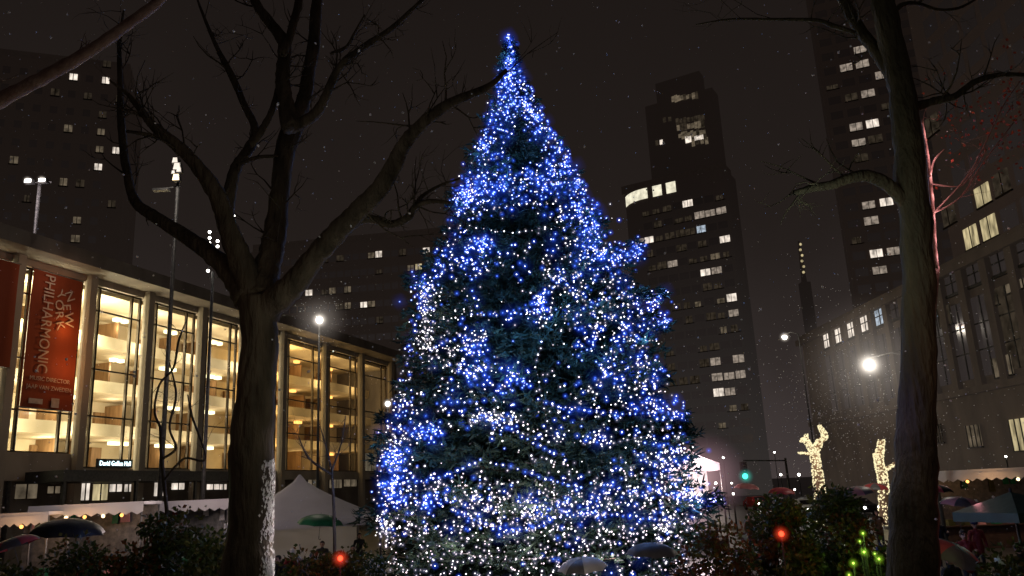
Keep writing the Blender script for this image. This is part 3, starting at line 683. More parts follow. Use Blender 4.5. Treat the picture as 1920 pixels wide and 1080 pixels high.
for a in [(954, 84, 4, 22, 40, .9), (955, 118, 10, 24, 55, .85), (956, 145, 16, 18, 40, .85), (950, 180, 34, 30, 90, .85), (985, 190, 26, 26, 60, .85), (1028, 245, 26, 38, 80, .8), (1005, 215, 20, 22, 40, .85), (930, 235, 22, 28, 40, .9), (905, 278, 24, 22, 45, .9), (1062, 292, 28, 34, 80, .85), (1086, 345, 22, 40, 75, .85),
          (965, 330, 70, 34, 85, .7), (1030, 340, 40, 30, 60, .85), (872, 368, 26, 30, 105, .75), (905, 350, 30, 26, 45, .8), (1075, 405, 40, 30, 55, .4), (1100, 425, 30, 40, 60, .8), (1118, 400, 7, 18, 14, 1), (905, 462, 26, 20, 45, .95), (870, 490, 40, 22, 45, .8),
          (1125, 472, 46, 22, 80, .75), (1175, 478, 32, 14, 45, .8), (1195, 462, 12, 10, 14, 1), (792, 540, 22, 28, 75, .7), (800, 585, 14, 30, 50, .1), (798, 640, 16, 24, 36, 0), (1015, 572, 14, 20, 38, .85), (1048, 525, 10, 14, 10, .9),
          (1095, 540, 80, 44, 90, .3), (1140, 600, 60, 40, 55, .3), (1222, 575, 26, 30, 52, .9), (1245, 600, 10, 14, 12, 1), (1195, 620, 36, 36, 40, .5), (1110, 640, 50, 40, 36, .9), (1210, 700, 18, 40, 50, .35), (1150, 700, 50, 36, 34, .75), (1245, 700, 10, 10, 6, 1), (1225, 760, 50, 20, 26, .8), (1278, 775, 16, 12, 14, 1),
          (880, 640, 36, 26, 60, .4), (890, 690, 40, 30, 62, .7), (960, 712, 22, 24, 36, .95), (755, 750, 12, 24, 30, .4), (830, 660, 40, 30, 40, .05), (800, 810, 30, 16, 40, .95), (740, 865, 18, 34, 85, .85), (735, 920, 18, 24, 50, .85), (745, 820, 22, 26, 36, .2),
          (920, 780, 50, 14, 55, .1), (1000, 815, 60, 14, 20, .2), (1120, 825, 40, 12, 26, .2), (1180, 860, 50, 26, 26, .4), (1240, 870, 24, 40, 55, .35), (1265, 850, 30, 26, 26, .4), (1190, 920, 60, 16, 36, .5), (1290, 930, 40, 20, 75, .55), (1335, 940, 16, 12, 18, .9),
          (880, 935, 70, 30, 100, .08, .7), (960, 960, 80, 30, 100, .1, .7), (1080, 945, 100, 30, 120, .3, .6), (1010, 960, 40, 20, 40, .3), (800, 940, 46, 14, 50, .8), (725, 985, 14, 30, 50, .1), (1245, 985, 18, 30, 50, .1)]: blob(*a)
fill(150, 420, 190, .7, 0, holes); fill(420, 640, 320, .35, .15, holes); fill(640, 860, 430, .3, .25, holes); fill(860, 1000, 460, .2, .5, holes); fill(985, 1110, 640, .06, .6, []); fill(420, 1000, 160, .2, .3, [])
strands = [([(1010, 750), (1060, 765), (1120, 772), (1180, 776), (1240, 772), (1290, 790)], 1), ([(885, 590), (930, 590), (975, 578), (1010, 565), (1035, 540), (1050, 518)], 1), ([(820, 755), (870, 755), (920, 750)], 1),
           ([(1015, 640), (1005, 690), (1012, 730), (1020, 765), (1028, 800)], 0), ([(755, 905), (800, 900), (845, 888), (880, 872), (912, 858)], 1), ([(930, 870), (970, 878), (1010, 893), (1045, 905), (1100, 915)], 1),
           ([(900, 785), (960, 805), (1000, 830), (1040, 850), (1070, 855)], 1), ([(920, 772), (970, 792), (1010, 815), (1050, 815)], 0), ([(850, 955), (900, 980), (950, 995), (1000, 990), (1040, 970), (1100, 962), (1180, 968), (1240, 975)], 1),
           ([(858, 400), (900, 398), (950, 388), (1000, 380), (1050, 385)], 0), ([(880, 425), (920, 432), (960, 436), (1010, 430), (1060, 425)], 0), ([(760, 1000), (830, 1030), (900, 1045), (980, 1050), (1060, 1040)], 2), ([(885, 545), (895, 575), (910, 600)], 1), ([(960, 500), (975, 525), (985, 535)], 1), ([(1150, 830), (1190, 822), (1230, 812)], 0), ([(790, 690), (830, 690), (870, 680)], 0),
           ([(720, 960), (780, 985), (840, 1000)], 2), ([(1240, 990), (1290, 975), (1340, 955)], 0), ([(1245, 870), (1270, 840), (1300, 815)], 0)]
single = 0
stuffb = MB()
for pl, kind in strands:
    seq = []
    for (xa, ya), (xb, yb) in zip(pl, pl[1:]):
        L = math.hypot(xb-xa, yb-ya); n = max(1, int(L/11))
        for k in range(n): seq.append((xa+(xb-xa)*k/n+rt.uniform(-1.5, 1.5), ya+(yb-ya)*k/n+rt.uniform(-2, 2)))
    wp = [on_tree(x, y, 1.03) for x, y in seq]
    mb = MB(); mb.tube(wp, .008, 4); st = mb.build('light_string', M['steel_dk'], xt)
    for q in wp:
        if single < 100:
            mb = MB(); bulb(mb, q, kind, 1.05); mb.build('bulb', BM, st); single += 1
        else: bulb(stuffb, q, kind, 1.05)
for px, py, kind in pts: bulb(stuffb, on_tree(px, py), kind)
for _ in range(1100):    # the far side
    z = rt.uniform(1, 19)**1; r = trad(z)
    if rt.random() > r/5.3+.1: continue
    a = rt.uniform(.05, math.pi-.05); bulb(stuffb, Vector((r*.97*math.cos(a), r*.97*math.sin(a), z)), 1 if rt.random() < min(.85, z/16) else 0)
o = stuffb.build('bulb', BM, xt); o['kind'] = 'stuff'
# the light the strings give
for (px, py, c, e_) in [(955, 120, 'b', 10), (950, 200, 'b', 14), (1030, 250, 'b', 14), (910, 280, 'b', 12), (1070, 320, 'b', 16), (960, 330, 'b', 22), (872, 370, 'b', 22), (1100, 420, 'b', 16), (905, 465, 'b', 18), (1130, 475, 'b', 22), (792, 545, 'b', 20), (1015, 572, 'b', 22), (1100, 550, 'b', 24), (1222, 580, 'b', 20), (1195, 640, 'b', 20), (1110, 660, 'b', 22), (885, 680, 'b', 22), (960, 712, 'b', 16), (800, 810, 'b', 18), (740, 870, 'b', 24), (1230, 770, 'b', 16), (920, 790, 'w', 14), (1180, 860, 'b', 14), (900, 940, 'w', 22), (1000, 960, 'w', 22), (1100, 945, 'b', 20), (1290, 930, 'b', 24), (760, 1010, 'w', 20), (880, 1040, 'w', 24), (1000, 1045, 'w', 24), (1130, 1040, 'w', 22), (1250, 990, 'w', 20), (800, 600, 'w', 12), (1240, 880, 'w', 14), (1060, 840, 'w', 8), (840, 880, 'b', 10), (970, 640, 'b', 8)]:
    q = on_tree(px, py, 1.0); dirv = Vector((q.x, q.y, 0)); dirv = dirv.normalized() if dirv.length > .01 else Vector((0, -1, 0))
    plight(q + dirv*.35, (.13, .34, .95) if c == 'b' else (1, .82, .86), e_*(2.9 if c == 'b' else 2.0), .25, xt)

# ================================================================= BARE TREES
def limb(mb, pts, D, dd, n=10, seed=0, twigs=0, wob=.16, rt_=None, base=None):
    # pts: (px,py,rpx) ; D depth, dd drift in depth along the limb
    q = []
    for k, (px, py, rp) in enumerate(pts):
        t = k/max(1, len(pts)-1); dep = D + dd*t
        p = P(px, py, dep); q.append((p.x, p.y, p.z, rp*dep/F*1.04))
    s = smooth_path(q, 7)
    for k, a in enumerate(s):
        j = .25*a[3]
        a[0] += j*noise.noise(Vector((a[0]*1.7, a[2]*1.7, seed))); a[1] += j*noise.noise(Vector((a[2]*1.7, a[0]*1.7, seed+9)))
    mb.tube([a[:3] for a in s], [max(.004, a[3]) for a in s], n, 0, True, wob, seed)
    if twigs:
        for _ in range(twigs):
            k = rt_.randrange(len(s)//4, len(s)-1); a = s[k]; t = (Vector(s[k+1][:3])-Vector(a[:3])).normalized()
            v = (t*.7+Vector((rt_.gauss(0, .7), rt_.gauss(0, .7), rt_.gauss(.25, .6)))).normalized()
            twig(mb, Vector(a[:3]), v, rt_.uniform(.25, .9), min(a[3]*.35, .016), rt_, 2)
    return s
def twig(mb, p, v, L, r, rr, depth):
    pts = [p]; d = v
    for k in range(4):
        d = (d+Vector((rr.gauss(0, .22), rr.gauss(0, .22), rr.gauss(.06, .2)))).normalized(); pts.append(pts[-1]+d*L/4)
    mb.tube(pts, [r, r*.8, r*.6, r*.45, r*.25], 4, 0, False)
    if depth > 0:
        for _ in range(rr.randrange(1, 4)):
            k = rr.randrange(1, 4); twig(mb, pts[k], (d+Vector((rr.gauss(0, .8), rr.gauss(0, .8), rr.gauss(0, .7)))).normalized(), L*.6, r*.6, rr, depth-1)
rr = random.Random(5)
# left tree
DL = 10.0
bp = P(466, 1085, DL)
def bare_tree(label, base, trunkpts, limbs, D, mat, twigs, group=None, name='bare_tree'):
    t = empty(name, (0, 0, 0), 0, label, 'tree', group)
    t.location = (base.x, base.y, 0)
    def fix(mb):
        bx, by = base.x, base.y; mb.v = [(v[0]-bx, v[1]-by, v[2]) for v in mb.v]
    mb = MB(); s = limb(mb, trunkpts, D, 0, 16, 1, 0, .12)
    b0 = Vector(s[0][:3]); r0 = s[0][3]
    mb.tube([(b0.x, b0.y, 0), (b0.x, b0.y, .25), (b0.x, b0.y, .7), b0], [r0*1.6, r0*1.25, r0*1.1, r0*1.02], 16, 0, True, .12, 1)
    fix(mb); mb.build('trunk', mat, t)
    for i, (pl, dd, tw) in enumerate(limbs):
        mb = MB(); limb(mb, pl, D, dd, 10, i*3.1+2, int(tw*twigs), .16, rr); fix(mb); mb.build('branch', mat, t)
    return t
left_limbs = [
    ([(492, 585, 32), (520, 560, 27), (560, 520, 23), (605, 465, 21), (660, 408, 20), (705, 362, 18), (738, 308, 17), (760, 268, 14), (800, 225, 12), (850, 190, 10), (915, 163, 7), (950, 130, 3)], -1.4, 5),
    ([(640, 425, 10), (690, 410, 9), (735, 420, 8), (765, 408, 8), (778, 388, 6), (805, 378, 5), (845, 380, 3)], -.4, 4),
    ([(770, 400, 5), (790, 370, 4), (825, 348, 3), (862, 335, 2)], -.5, 2),
    ([(490, 560, 34), (500, 510, 26), (513, 450, 22), (522, 370, 19), (530, 300, 19), (548, 235, 21)], .7, 4),
    ([(548, 240, 19), (536, 190, 15), (530, 140, 14), (532, 83, 13), (508, 45, 11), (480, 8, 10), (462, -40, 8)], .6, 3),
    ([(531, 100, 9), (545, 60, 8), (560, 10, 8), (565, -40, 7)], .9, 2),
    ([(550, 235, 17), (565, 200, 15), (580, 130, 13), (592, 50, 12), (597, -40, 10)], 1.2, 3),
    ([(556, 235, 13), (590, 215, 11), (610, 180, 9), (635, 128, 8), (672, 95, 7), (733, 54, 6), (800, -8, 4)], -.8, 5),
    ([(622, 100, 4), (650, 88, 4), (665, 62, 3), (684, 28, 2)], -.6, 2),
    ([(478, 575, 30), (455, 500, 24), (428, 430, 19), (408, 371, 17), (367, 308, 14), (325, 267, 12), (292, 240, 10), (270, 215, 7), (240, 178, 4), (205, 150, 2)], -1.0, 6),
    ([(335, 272, 6), (290, 256, 5), (237, 246, 3)], -.5, 2),
    ([(470, 560, 30), (420, 498, 19), (358, 450, 15), (292, 408, 12), (254, 379, 10), (238, 325, 8), (228, 250, 8), (226, 160, 6), (224, 80, 4), (232, 20, 2)], .8, 6),
    ([(424, 420, 13), (432, 350, 12), (445, 308, 11), (470, 275, 10), (478, 240, 8), (458, 196, 7), (430, 133, 7), (400, 75, 4), (378, 20, 3), (362, -25, 1)], 1.0, 5),
    ([(470, 272, 8), (490, 245, 7), (512, 204, 6), (524, 150, 6), (528, 95, 5)], .6, 2),
    ([(447, 310, 5), (480, 296, 4), (520, 292, 3)], .4, 1)]
lt = bare_tree('large bare street tree with wide forked limbs in front of the concert hall', P(466, 1085, DL),
          [(466, 1130, 43), (468, 1000, 40), (473, 850, 38), (480, 720, 34), (485, 620, 33), (488, 560, 33)], left_limbs, DL, M['bark'], 2.4)
for (px, py, e_) in ((548, 1040, 1.6), (551, 975, 1.6), (556, 905, 1.0)): plight(P(px, py, DL+.12), (1, .86, .84), e_*4.2, .06)  # added fill lights beside the trunk's right edge, no lamp there
plight(P(640, 640, 8.6), (.85, .9, .7), 16, .3); plight(P(330, 600, 8), (1, .6, .35), 6, .4); plight(P(560, 200, 8), (.8, .75, .65), 5, .5)  # unseen fill lights added for the left limbs
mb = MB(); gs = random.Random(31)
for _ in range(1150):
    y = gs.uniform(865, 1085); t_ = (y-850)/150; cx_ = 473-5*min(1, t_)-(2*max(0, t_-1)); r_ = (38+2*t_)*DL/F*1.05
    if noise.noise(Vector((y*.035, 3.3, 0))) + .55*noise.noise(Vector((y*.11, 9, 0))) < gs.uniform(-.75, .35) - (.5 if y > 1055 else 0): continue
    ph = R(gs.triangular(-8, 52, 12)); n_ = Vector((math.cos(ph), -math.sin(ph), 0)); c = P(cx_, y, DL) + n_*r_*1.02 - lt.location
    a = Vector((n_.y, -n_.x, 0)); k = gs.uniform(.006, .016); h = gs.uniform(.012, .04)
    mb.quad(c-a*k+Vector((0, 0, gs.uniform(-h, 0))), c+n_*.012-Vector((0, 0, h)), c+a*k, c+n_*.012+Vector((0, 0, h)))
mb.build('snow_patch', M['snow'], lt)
# right tree
DR = 9.0
right_limbs = [
    ([(1700, 385, 13), (1672, 352, 13), (1640, 333, 12), (1610, 330, 11), (1560, 346, 9), (1525, 352, 8), (1488, 362, 5)], -.5, 3),
    ([(1705, 205, 10), (1750, 190, 8), (1790, 180, 7), (1830, 152, 6), (1880, 140, 5), (1940, 142, 4)], .3, 5),
    ([(1680, 150, 15), (1650, 105, 13), (1618, 65, 12), (1590, 20, 12), (1572, -30, 10)], .6, 4),
    ([(1602, 62, 5), (1560, 48, 5), (1530, 38, 4), (1440, 36, 3), (1370, 36, 2), (1305, 46, 1)], -.5, 3),
    ([(1672, 30, 6), (1690, 10, 5), (1720, 6, 4), (1760, 18, 3), (1800, 14, 3), (1835, -5, 2)], .5, 3)]
bare_tree('tall straight bare tree in the right foreground with one crooked low branch', P(1710, 1085, DR),
          [(1712, 1130, 44), (1713, 1000, 40), (1718, 850, 35), (1723, 700, 30), (1723, 550, 29), (1713, 400, 28), (1704, 280, 27), (1690, 170, 25), (1668, 60, 24), (1648, -40, 22)], right_limbs, DR, M['bark_moss'], 2.0)
plight(P(1590, 440, DR-1.0), (.85, .95, .8), 14, .25); plight(P(1640, 760, DR-.2), (.45, .35, 1), 3.0, .3); plight(P(1800, 560, DR-1.5), (1, .45, .3), 9, .4)  # added tinted fills for the right trunk and its low branch
# tree off the left edge, its branch crosses the corner
bare_tree('bare branch with a pale underside crossing the top left corner', P(-260, 1085, 8.0),
          [(-260, 1130, 45), (-250, 700, 36), (-240, 420, 32)],
          [([(-240, 430, 24), (-120, 280, 16), (0, 190, 14), (90, 142, 13), (170, 95, 12), (240, 45, 11), (300, 0, 10), (345, -40, 8)], .5, 3)], 8.0, M['bark_red'], 1)
plight(P(80, 330, 6.6), (1, .6, .4), .75, .2)  # added fill brightening the branch underside
# thin saplings before the hall
for (lab, D, tr, lms) in [('slim crooked sapling before the third glowing bay of the hall', 16, [(318, 1060, 4), (312, 960, 3.4), (305, 880, 3), (300, 800, 2.6)],
        [([(300, 800, 2.4), (290, 770, 2), (300, 720, 2), (325, 690, 2), (335, 640, 2), (350, 600, 1)], .3, 6), ([(305, 860, 2.4), (330, 840, 2), (318, 800, 2), (330, 740, 2), (318, 680, 1)], .2, 5), ([(308, 900, 2), (345, 860, 2), (385, 860, 1.6), (360, 780, 2), (352, 740, 1)], -.2, 5)]),
       ('slim bare sapling standing before the far hall bays', 24, [(628, 1050, 3), (626, 960, 2.6), (622, 880, 2.2)],
        [([(622, 885, 1.8), (612, 840, 1.2), (600, 800, 1)], .3, 7), ([(623, 880, 1.8), (640, 830, 1.2), (648, 780, 1)], .3, 8), ([(622, 890, 2), (580, 860, 2), (560, 820, 1)], -.3, 7)])]:
    bare_tree(lab, P(tr[0][0], tr[0][1], D), tr, lms, D, M['bark'], 1.0, None, 'sapling')
# red-lit young tree by the right trunk
DS = 12.5
rt2 = bare_tree('slender young tree lit red beside the right bare tree', P(1728, 1085, DS), [(1728, 1130, 9), (1732, 900, 8), (1742, 700, 6), (1756, 500, 5)],
          [([(1756, 505, 5), (1751, 430, 4), (1745, 350, 4), (1739, 290, 3), (1729, 225, 2)], .1, 1), ([(1743, 330, 3), (1752, 300, 2), (1770, 280, 1)], .2, 0), ([(1746, 345, 1.6), (1790, 350, 1.1), (1812, 340, 1), (1850, 280, 1)], .3, 3), ([(1750, 400, 1.6), (1800, 370, 1.2), (1840, 310, 1), (1900, 230, 1)], .4, 3), ([(1750, 400, 1.6), (1820, 320, 1.2), (1880, 200, 1), (1915, 150, .6)], .5, 3)], DS, M['bark_red'], 1.3, None, 'young_tree')
mb = MB()
base = rt2.location
for (px, py) in ((1746, 245), (1751, 285), (1756, 325), (1760, 365), (1764, 405), (1768, 445), (1771, 480)): plight(P(px, py, DS-.06)-base, (1, .5, .55), 2.2, .03, rt2)  # added pink fill lights along the stem, no fixtures
for _ in range(300):
    px, py = (rr.gauss(1840, 50), rr.gauss(245, 50)) if rr.random() < .6 else (rr.gauss(1900, 22), rr.gauss(200, 50))
    c = P(px, py, DS+rr.uniform(-.4, 1))-base; v = Vector((rr.gauss(0, 1), rr.gauss(0, 1), rr.gauss(0, 1))).normalized()*.035; s_ = v.cross(Vector((rr.gauss(0, 1), rr.gauss(0, 1), rr.gauss(0, 1)))).normalized()*.025
    mb.quad(c-v, c+s_, c+v, c-s_)
mb.build('crown', M['leaf_red'], rt2)
plight(P(1800, 270, DS-1.2)-base, (1, .2, .1), 4, .1, rt2); plight(P(1778, 400, DS-.35)-base, (1, .42, .45), 1.5, .05, rt2); plight(P(1772, 300, DS-.35)-base, (1, .42, .45), 1.5, .05, rt2); plight(P(1880, 230, DS-1.2)-base, (1, .2, .08), 5, .1, rt2)  # more added red fills around the young tree

# ================================================================= SHRUBS
def shrub(label, px, ptop, D, wpx, n, mats, seed, group='shrubs along the front bed', low=0.0, leafs=1.0):
    q = P(px, ptop, D); Hh = q.z; rw = wpx/2*D/F
    t = empty('shrub', (q.x, D, 0), 0, label, 'shrub', group); g = random.Random(seed); mb = MB()
    cl = []
    for _ in range(40):
        a = g.uniform(0, 6.28); rr_ = math.sqrt(g.random()); z = g.uniform(.35, .93)
        k = math.sqrt(max(.05, 1-((z-.45)/.58)**2)); cl.append((Vector((rw*.85*rr_*k*math.cos(a), .75*rr_*k*math.sin(a), Hh*z)), g.uniform(.16, .34), g.randrange(len(mats))))
    for c, r, mi in cl:
        for _ in range(int(n*4.2)//40):
            d = Vector((g.gauss(0, 1), g.gauss(0, 1), g.gauss(0, 1))).normalized(); p = c+d*r*g.uniform(.5, 1.25)
            if p.z < 0: continue
            v = (d+Vector((g.gauss(0, .6), g.gauss(0, .6), g.gauss(-.2, .6)))).normalized()*g.uniform(.028, .06)*leafs; s_ = v.cross(Vector((g.gauss(0, 1), g.gauss(0, 1), g.gauss(0, 1)))).normalized()*g.uniform(.018, .032)*leafs
            i = len(mb.v); mb.v += [tuple(p-v), tuple(p+s_), tuple(p+v), tuple(p-s_)]; mb.face((i, i+1, i+2, i+3), mi if g.random() < .8 else g.randrange(len(mats)))
    mb.build('crown', mats, t)
    mb = MB()
    for c, r, _ in cl[:9]: mb.tube([(0, 0, 0), (c.x*.4, c.y*.4, c.z*.5), tuple(c)], [.03, .02, .008], 5)
    mb.build('stem', M['bark'], t)
    return t
L3 = [M['leaf'], M['leaf_ol'], M['leaf'], M['leaf_br'], M['leaf']]
specs = [('dark shrub low at the far left corner', 40, 1030, 12, 190, 1300, 1), ('dark leafy shrub below the market stall roofs', 175, 1008, 12.5, 190, 1500, 2), ('tallest dark shrub left of the big forked trunk', 310, 948, 13, 170, 1800, 3), ('shrub pressed against the left side of the big forked trunk', 400, 985, 12, 110, 1200, 4),
         ('low shrub right of the big forked trunk', 560, 1030, 13, 110, 1000, 5), ('low olive shrub beneath the red glowing lamp', 625, 1040, 13.5, 140, 1300, 6), ('dark shrub touching the lit fir on its left side', 690, 1035, 15, 70, 700, 7),
         ('russet shrub at the lower right edge of the lit fir', 1335, 985, 13, 130, 1300, 8), ('dark shrub holding the red lamp', 1445, 925, 13.5, 170, 2000, 9), ('rounded dark shrub below the first bulb wrapped tree', 1545, 915, 14, 150, 1900, 10), ('shrub with lime coloured glow points beside the right trunk', 1615, 965, 13, 110, 1300, 11), ('low shrub in the gap left of the right trunk', 1660, 1035, 12.5, 110, 900, 12), ('low dark shrub at the bottom right corner', 1890, 1040, 11, 150, 1200, 13)]
for (lab, px, pt, D, wp, n, sd) in specs:
    mats = [L3, [M['leaf'], M['leaf'], M['leaf_ol']], [M['leaf'], M['leaf_ol'], M['leaf'], M['leaf_br']]][sd % 3]
    if 'olive' in lab: mats = [M['leaf_ol'], M['leaf_ol'], M['leaf']]
    if 'russet' in lab: mats = [M['leaf_br'], M['leaf_br'], M['leaf_ol']]
    shrub(lab, px, pt, D, wp, n, mats, sd)
for (px, py, D, c, e_) in ((1500, 880, 11.2, (.85, .9, .4), 7), (1380, 920, 11, (1, .75, .4), 5), (1615, 960, 11.4, (.7, 1, .2), 6), (300, 900, 11, (.8, .9, .5), 4), (400, 930, 10.8, (.6, 1, .5), 2), (620, 980, 11.5, (1, .7, .3), 4), (130, 960, 10.5, (1, .6, .5), 3)): plight(P(px, py, D), c, e_, .25)  # added tinted fill lights over the shrubs, no lamps there
# lamps and added glow points in the shrubs
def small_lamp(name, label, px, py, D, mat, gm, r, gr, c, e_, cat='lamp', group=None):
    q = P(px, py, D); t = empty(name, (q.x, q.y, 0), 0, label, cat, group)
    b = MB(); b.tube([(0, 0, 0), (0, 0, q.z-r)], .012, 6); b.build('stake', M['pole'], t)
    b = MB(); b.ball((0, 0, q.z), r, 0, 12, 8); b.build('bulb', mat, t)
    b = MB(); b.ball((0, 0, q.z), gr, 0, 24, 16); b.build('haze_glow', gm, t)
    plight((0, -r*2.2, q.z+.05), c, e_, r, t)
small_lamp('garden_lamp', 'red glowing lamp in the low shrubs left of the fir', 638, 1047, 12.6, M['lamp_red'], M['g_red'], .04, .16, (1, .06, .03), 3)
small_lamp('garden_lamp', 'red glowing lamp in the dark shrubs right of the fir', 1465, 1001, 12.4, M['lamp_red'], M['g_red'], .04, .15, (1, .06, .03), 3)
for k, (px, py) in enumerate([(1620, 1035), (1612, 1015), (1618, 1000), (1648, 1048), (1640, 1038), (1592, 1078), (1600, 1056)]):
    small_lamp('lime_glow_point', 'tiny added lime glow point among the shrubs beside the right trunk', px, py, 12.2, M['lime_glow'], M['g_lime'], (.016, .010, .013)[k % 3], (.09, .055, .07)[k % 3], (.5, 1, .12), .9, 'glow point', 'lime glow points')  # glowing points added in place of lime-lit leaves

# ================================================================= STREET LAMPS AND MASTS
def street_lamp(label, px, py, D, r, g1, e_, arm=0.0, g2=None, hgt=None, c=(1, .88, .72)):
    q = P(px, py, D); t = empty('street_lamp', (q.x+arm, q.y, 0), 0, label, 'street lamp', 'street lamps on tall poles')
    b = MB(); b.tube([(0, 0, 0), (0, 0, .5), (0, 0, q.z+.3)], [.14, .09, .05], 10); b.build('pole', M['pole'], t)
    if arm:
        b = MB(); b.tube([(0, 0, q.z+.25), (-arm*.5, 0, q.z+.5), (-arm, 0, q.z+.3)], .035, 8); b.build('arm', M['steel_dk'], t)
    b = MB(); b.tube([(-arm, 0, q.z+.32), (-arm, 0, q.z+.12)], [.08, r*1.1], 12); b.build('cap', M['steel_dk'], t)
    b = MB(); b.ball((-arm, 0, q.z), r, 0, 16, 10); b.build('globe', M['lamp_w'], t)
    b = MB(); b.ball((-arm, 0, q.z), g1, 0, 28, 18); b.build('haze_glow', M['g_lamp'], t)
    if g2: b = MB(); b.ball((-arm, 0, q.z), g2, 0, 32, 20); b.build('haze_glow', M['g_soft'], t)
    plight((-arm, -1.6, q.z-.2), c, e_, r, t)
    return t
street_lamp('brightest street lamp, shining just left of the right tree trunk', 1630, 684, 36, .17, 1.0, 480, 2.1, 3.6)
street_lamp('white lamp shining above the far hall bays', 599, 600, 46, .19, .75, 600, 0, 1.9)
street_lamp('small lamp low at the left edge of the lit fir', 727, 757, 60, .18, .55, 300)
street_lamp('distant small lamp right of the rounded tower', 1471, 632, 85, .26, .8, 500, 1.5)
# twin flood mast far left
q = P(75, 342, 56)
t = empty('floodlight_mast', (q.x, q.y, 0), 0, 'pale mast with two white floodlights at far left above the hall roof', 'floodlight')
b = MB(); b.tube([(0, 0, 0), (0, 0, q.z+.2)], [.16, .12], 12); b.tube([(-.9, 0, q.z), (.9, 0, q.z)], .07, 8); b.build('mast', M['steel'], t)
for dx in (-.62, .42):
    b = MB(); b.box(dx-.3, -.5, q.z-.18, dx+.3, -.05, q.z+.2, top=.8); lo = b.build('floodlight', M['steel_dk'], t)
    b = MB(); b.box(dx-.22, -.53, q.z-.14, dx+.24, -.503, q.z+.08); b.build('lens', M['lamp_w'], lo)
    b = MB(); b.ball((dx, -.5, q.z), .45, 0, 20, 14); b.build('haze_glow', M['g_lamp'], t)
    plight((dx*1.5, -1.1, q.z-.6), (1, .85, .9), 160, .15, t)
b = MB(); b.tube([(0, -.5, q.z-.3), (0, -.45, q.z-2), (0, -.4, q.z-4)], [.5, .8, 1.0], 20, 0, False); 
# irregular floodlight cluster
q = P(335, 322, 48)
t = empty('floodlight_mast', (q.x, q.y, 0), 0, 'slim pole topped by a bright floodlight cluster behind the forked limbs', 'floodlight')
b = MB(); b.tube([(0, 0, 0), (0, 0, q.z+.8)], [.16, .1], 10); b.tube([(-1.2, 0, q.z-1.15), (.2, 0, q.z-1.0)], .05, 8); b.build('mast', M['steel'], t)
for (dx, dz, s_) in ((-.08, .62, .2), (.06, .2, .26), (.2, -.05, .17), (.04, -.55, .24), (-.15, -.2, .12)):
    b = MB(); b.box(dx-s_, -.45, dz+q.z-s_, dx+s_, -.1, dz+q.z+s_, top=.75); lo = b.build('floodlight', M['steel_dk'], t)
    b = MB(); b.box(dx-s_*.85, -.48, dz+q.z-s_*.8, dx+s_*.85, -.453, dz+q.z+s_*.8, top=.7); b.build('lens', M['lamp_warm'] if dz == -.55 else M['w_white'], lo)
b = MB(); b.box(-1.5, -.3, q.z-1.3, -.5, .1, q.z-1.16); b.build('visor', M['steel'], t)
plight((.1, -1.4, q.z), (1, .9, .8), 200, .2, t)
# dotted lantern mast
q = P(399, 520, 40)
t = empty('lantern_mast', (q.x, q.y, 0), 0, 'slim pole with rows of small white bulbs behind the left limbs', 'lamp post')
zt = P(437, 395, 40).z
b = MB(); b.tube([(0, 0, 0), (0, 0, q.z+.3)], [.11, .07], 10); b.build('pole', M['steel'], t)
rods = {}
for (px, py) in [(393, 435), (393, 446), (393, 456), (392, 467), (408, 452), (408, 462), (407, 482), (421, 485), (390, 508), (438, 405), (438, 417), (438, 427), (438, 436)]:
    p = P(px, py, 40)-Vector((q.x, q.y, 0)); b = MB(); b.ball(p, .075, 0, 10, 7); b.build('bulb', M['lamp_w'], t); rods.setdefault(round(p.x*1.5), []).append(p)
b = MB()
for k_, ps in rods.items():
    zs_ = [p.z for p in ps]; x = ps[0].x; b.tube([(x, .08, q.z), (x, .08, max(zs_)+.1)], .02, 6); b.tube([(0, .08, q.z), (x, .08, q.z)], .025, 6)
b.build('rod', M['steel_dk'], t)
# bulb wrapped trees
def wrapped(label, base, paths, D, seed):
    q = P(base[0], base[1], D); t = empty('wrapped_tree', (q.x, q.y, 0), 0, label, 'tree', 'trees wrapped in warm bulbs'); g = random.Random(seed)
    mb = MB(); bb = MB()
    for i, pl in enumerate(paths):
        qq = []
        for k, (px, py, rp) in enumerate(pl):
            p = P(px, py, D+(.5*math.sin(i*2.1)*k/len(pl)))-Vector((q.x, q.y, 0)); qq.append((p.x, p.y, p.z if not (i == 0 and k == 0) else max(0, p.z), rp*D/F))
        s = smooth_path(qq, 6); mb.tube([a[:3] for a in s], [a[3] for a in s], 9, 0, True, .15, i)
        for a, c in zip(s, s[1:]):
            for _ in range(max(9, int(a[3]*100))):
                tt = g.random(); an = g.uniform(0, 6.28); p = Vector(a[:3]).lerp(Vector(c[:3]), tt)+Vector((math.cos(an), math.sin(an), g.uniform(-.4, .4)))*a[3]*1.08
                ico(bb, p, g.uniform(.03, .06), 0)
    p0_ = Vector((qq[0][0], 0, 0)); mb.build('trunk', M['bark_red'], t)
    o = bb.build('bulb', M['bulb_warm'], t); o['kind'] = 'stuff'
    for px, py in ((base[0]-4, 860), (base[0]-4, 825)): plight(P(px, py, D-1.6)-Vector((q.x, q.y, 0)), (1, .8, .42), 55, .2, t)
wrapped('forked tree wrapped in warm bulbs, left one of two', (1540, 985), [[(1540, 985, 9), (1537, 920, 9), (1530, 870, 8), (1526, 845, 8)], [(1527, 850, 6), (1515, 832, 5), (1508, 822, 3), (1502, 828, 2)], [(1526, 850, 7), (1536, 830, 6), (1546, 818, 5), (1541, 806, 4), (1536, 798, 2)], [(1528, 852, 4), (1508, 850, 3), (1499, 849, 2)], [(1520, 838, 4), (1512, 822, 3), (1512, 815, 2)]], 52, 4)
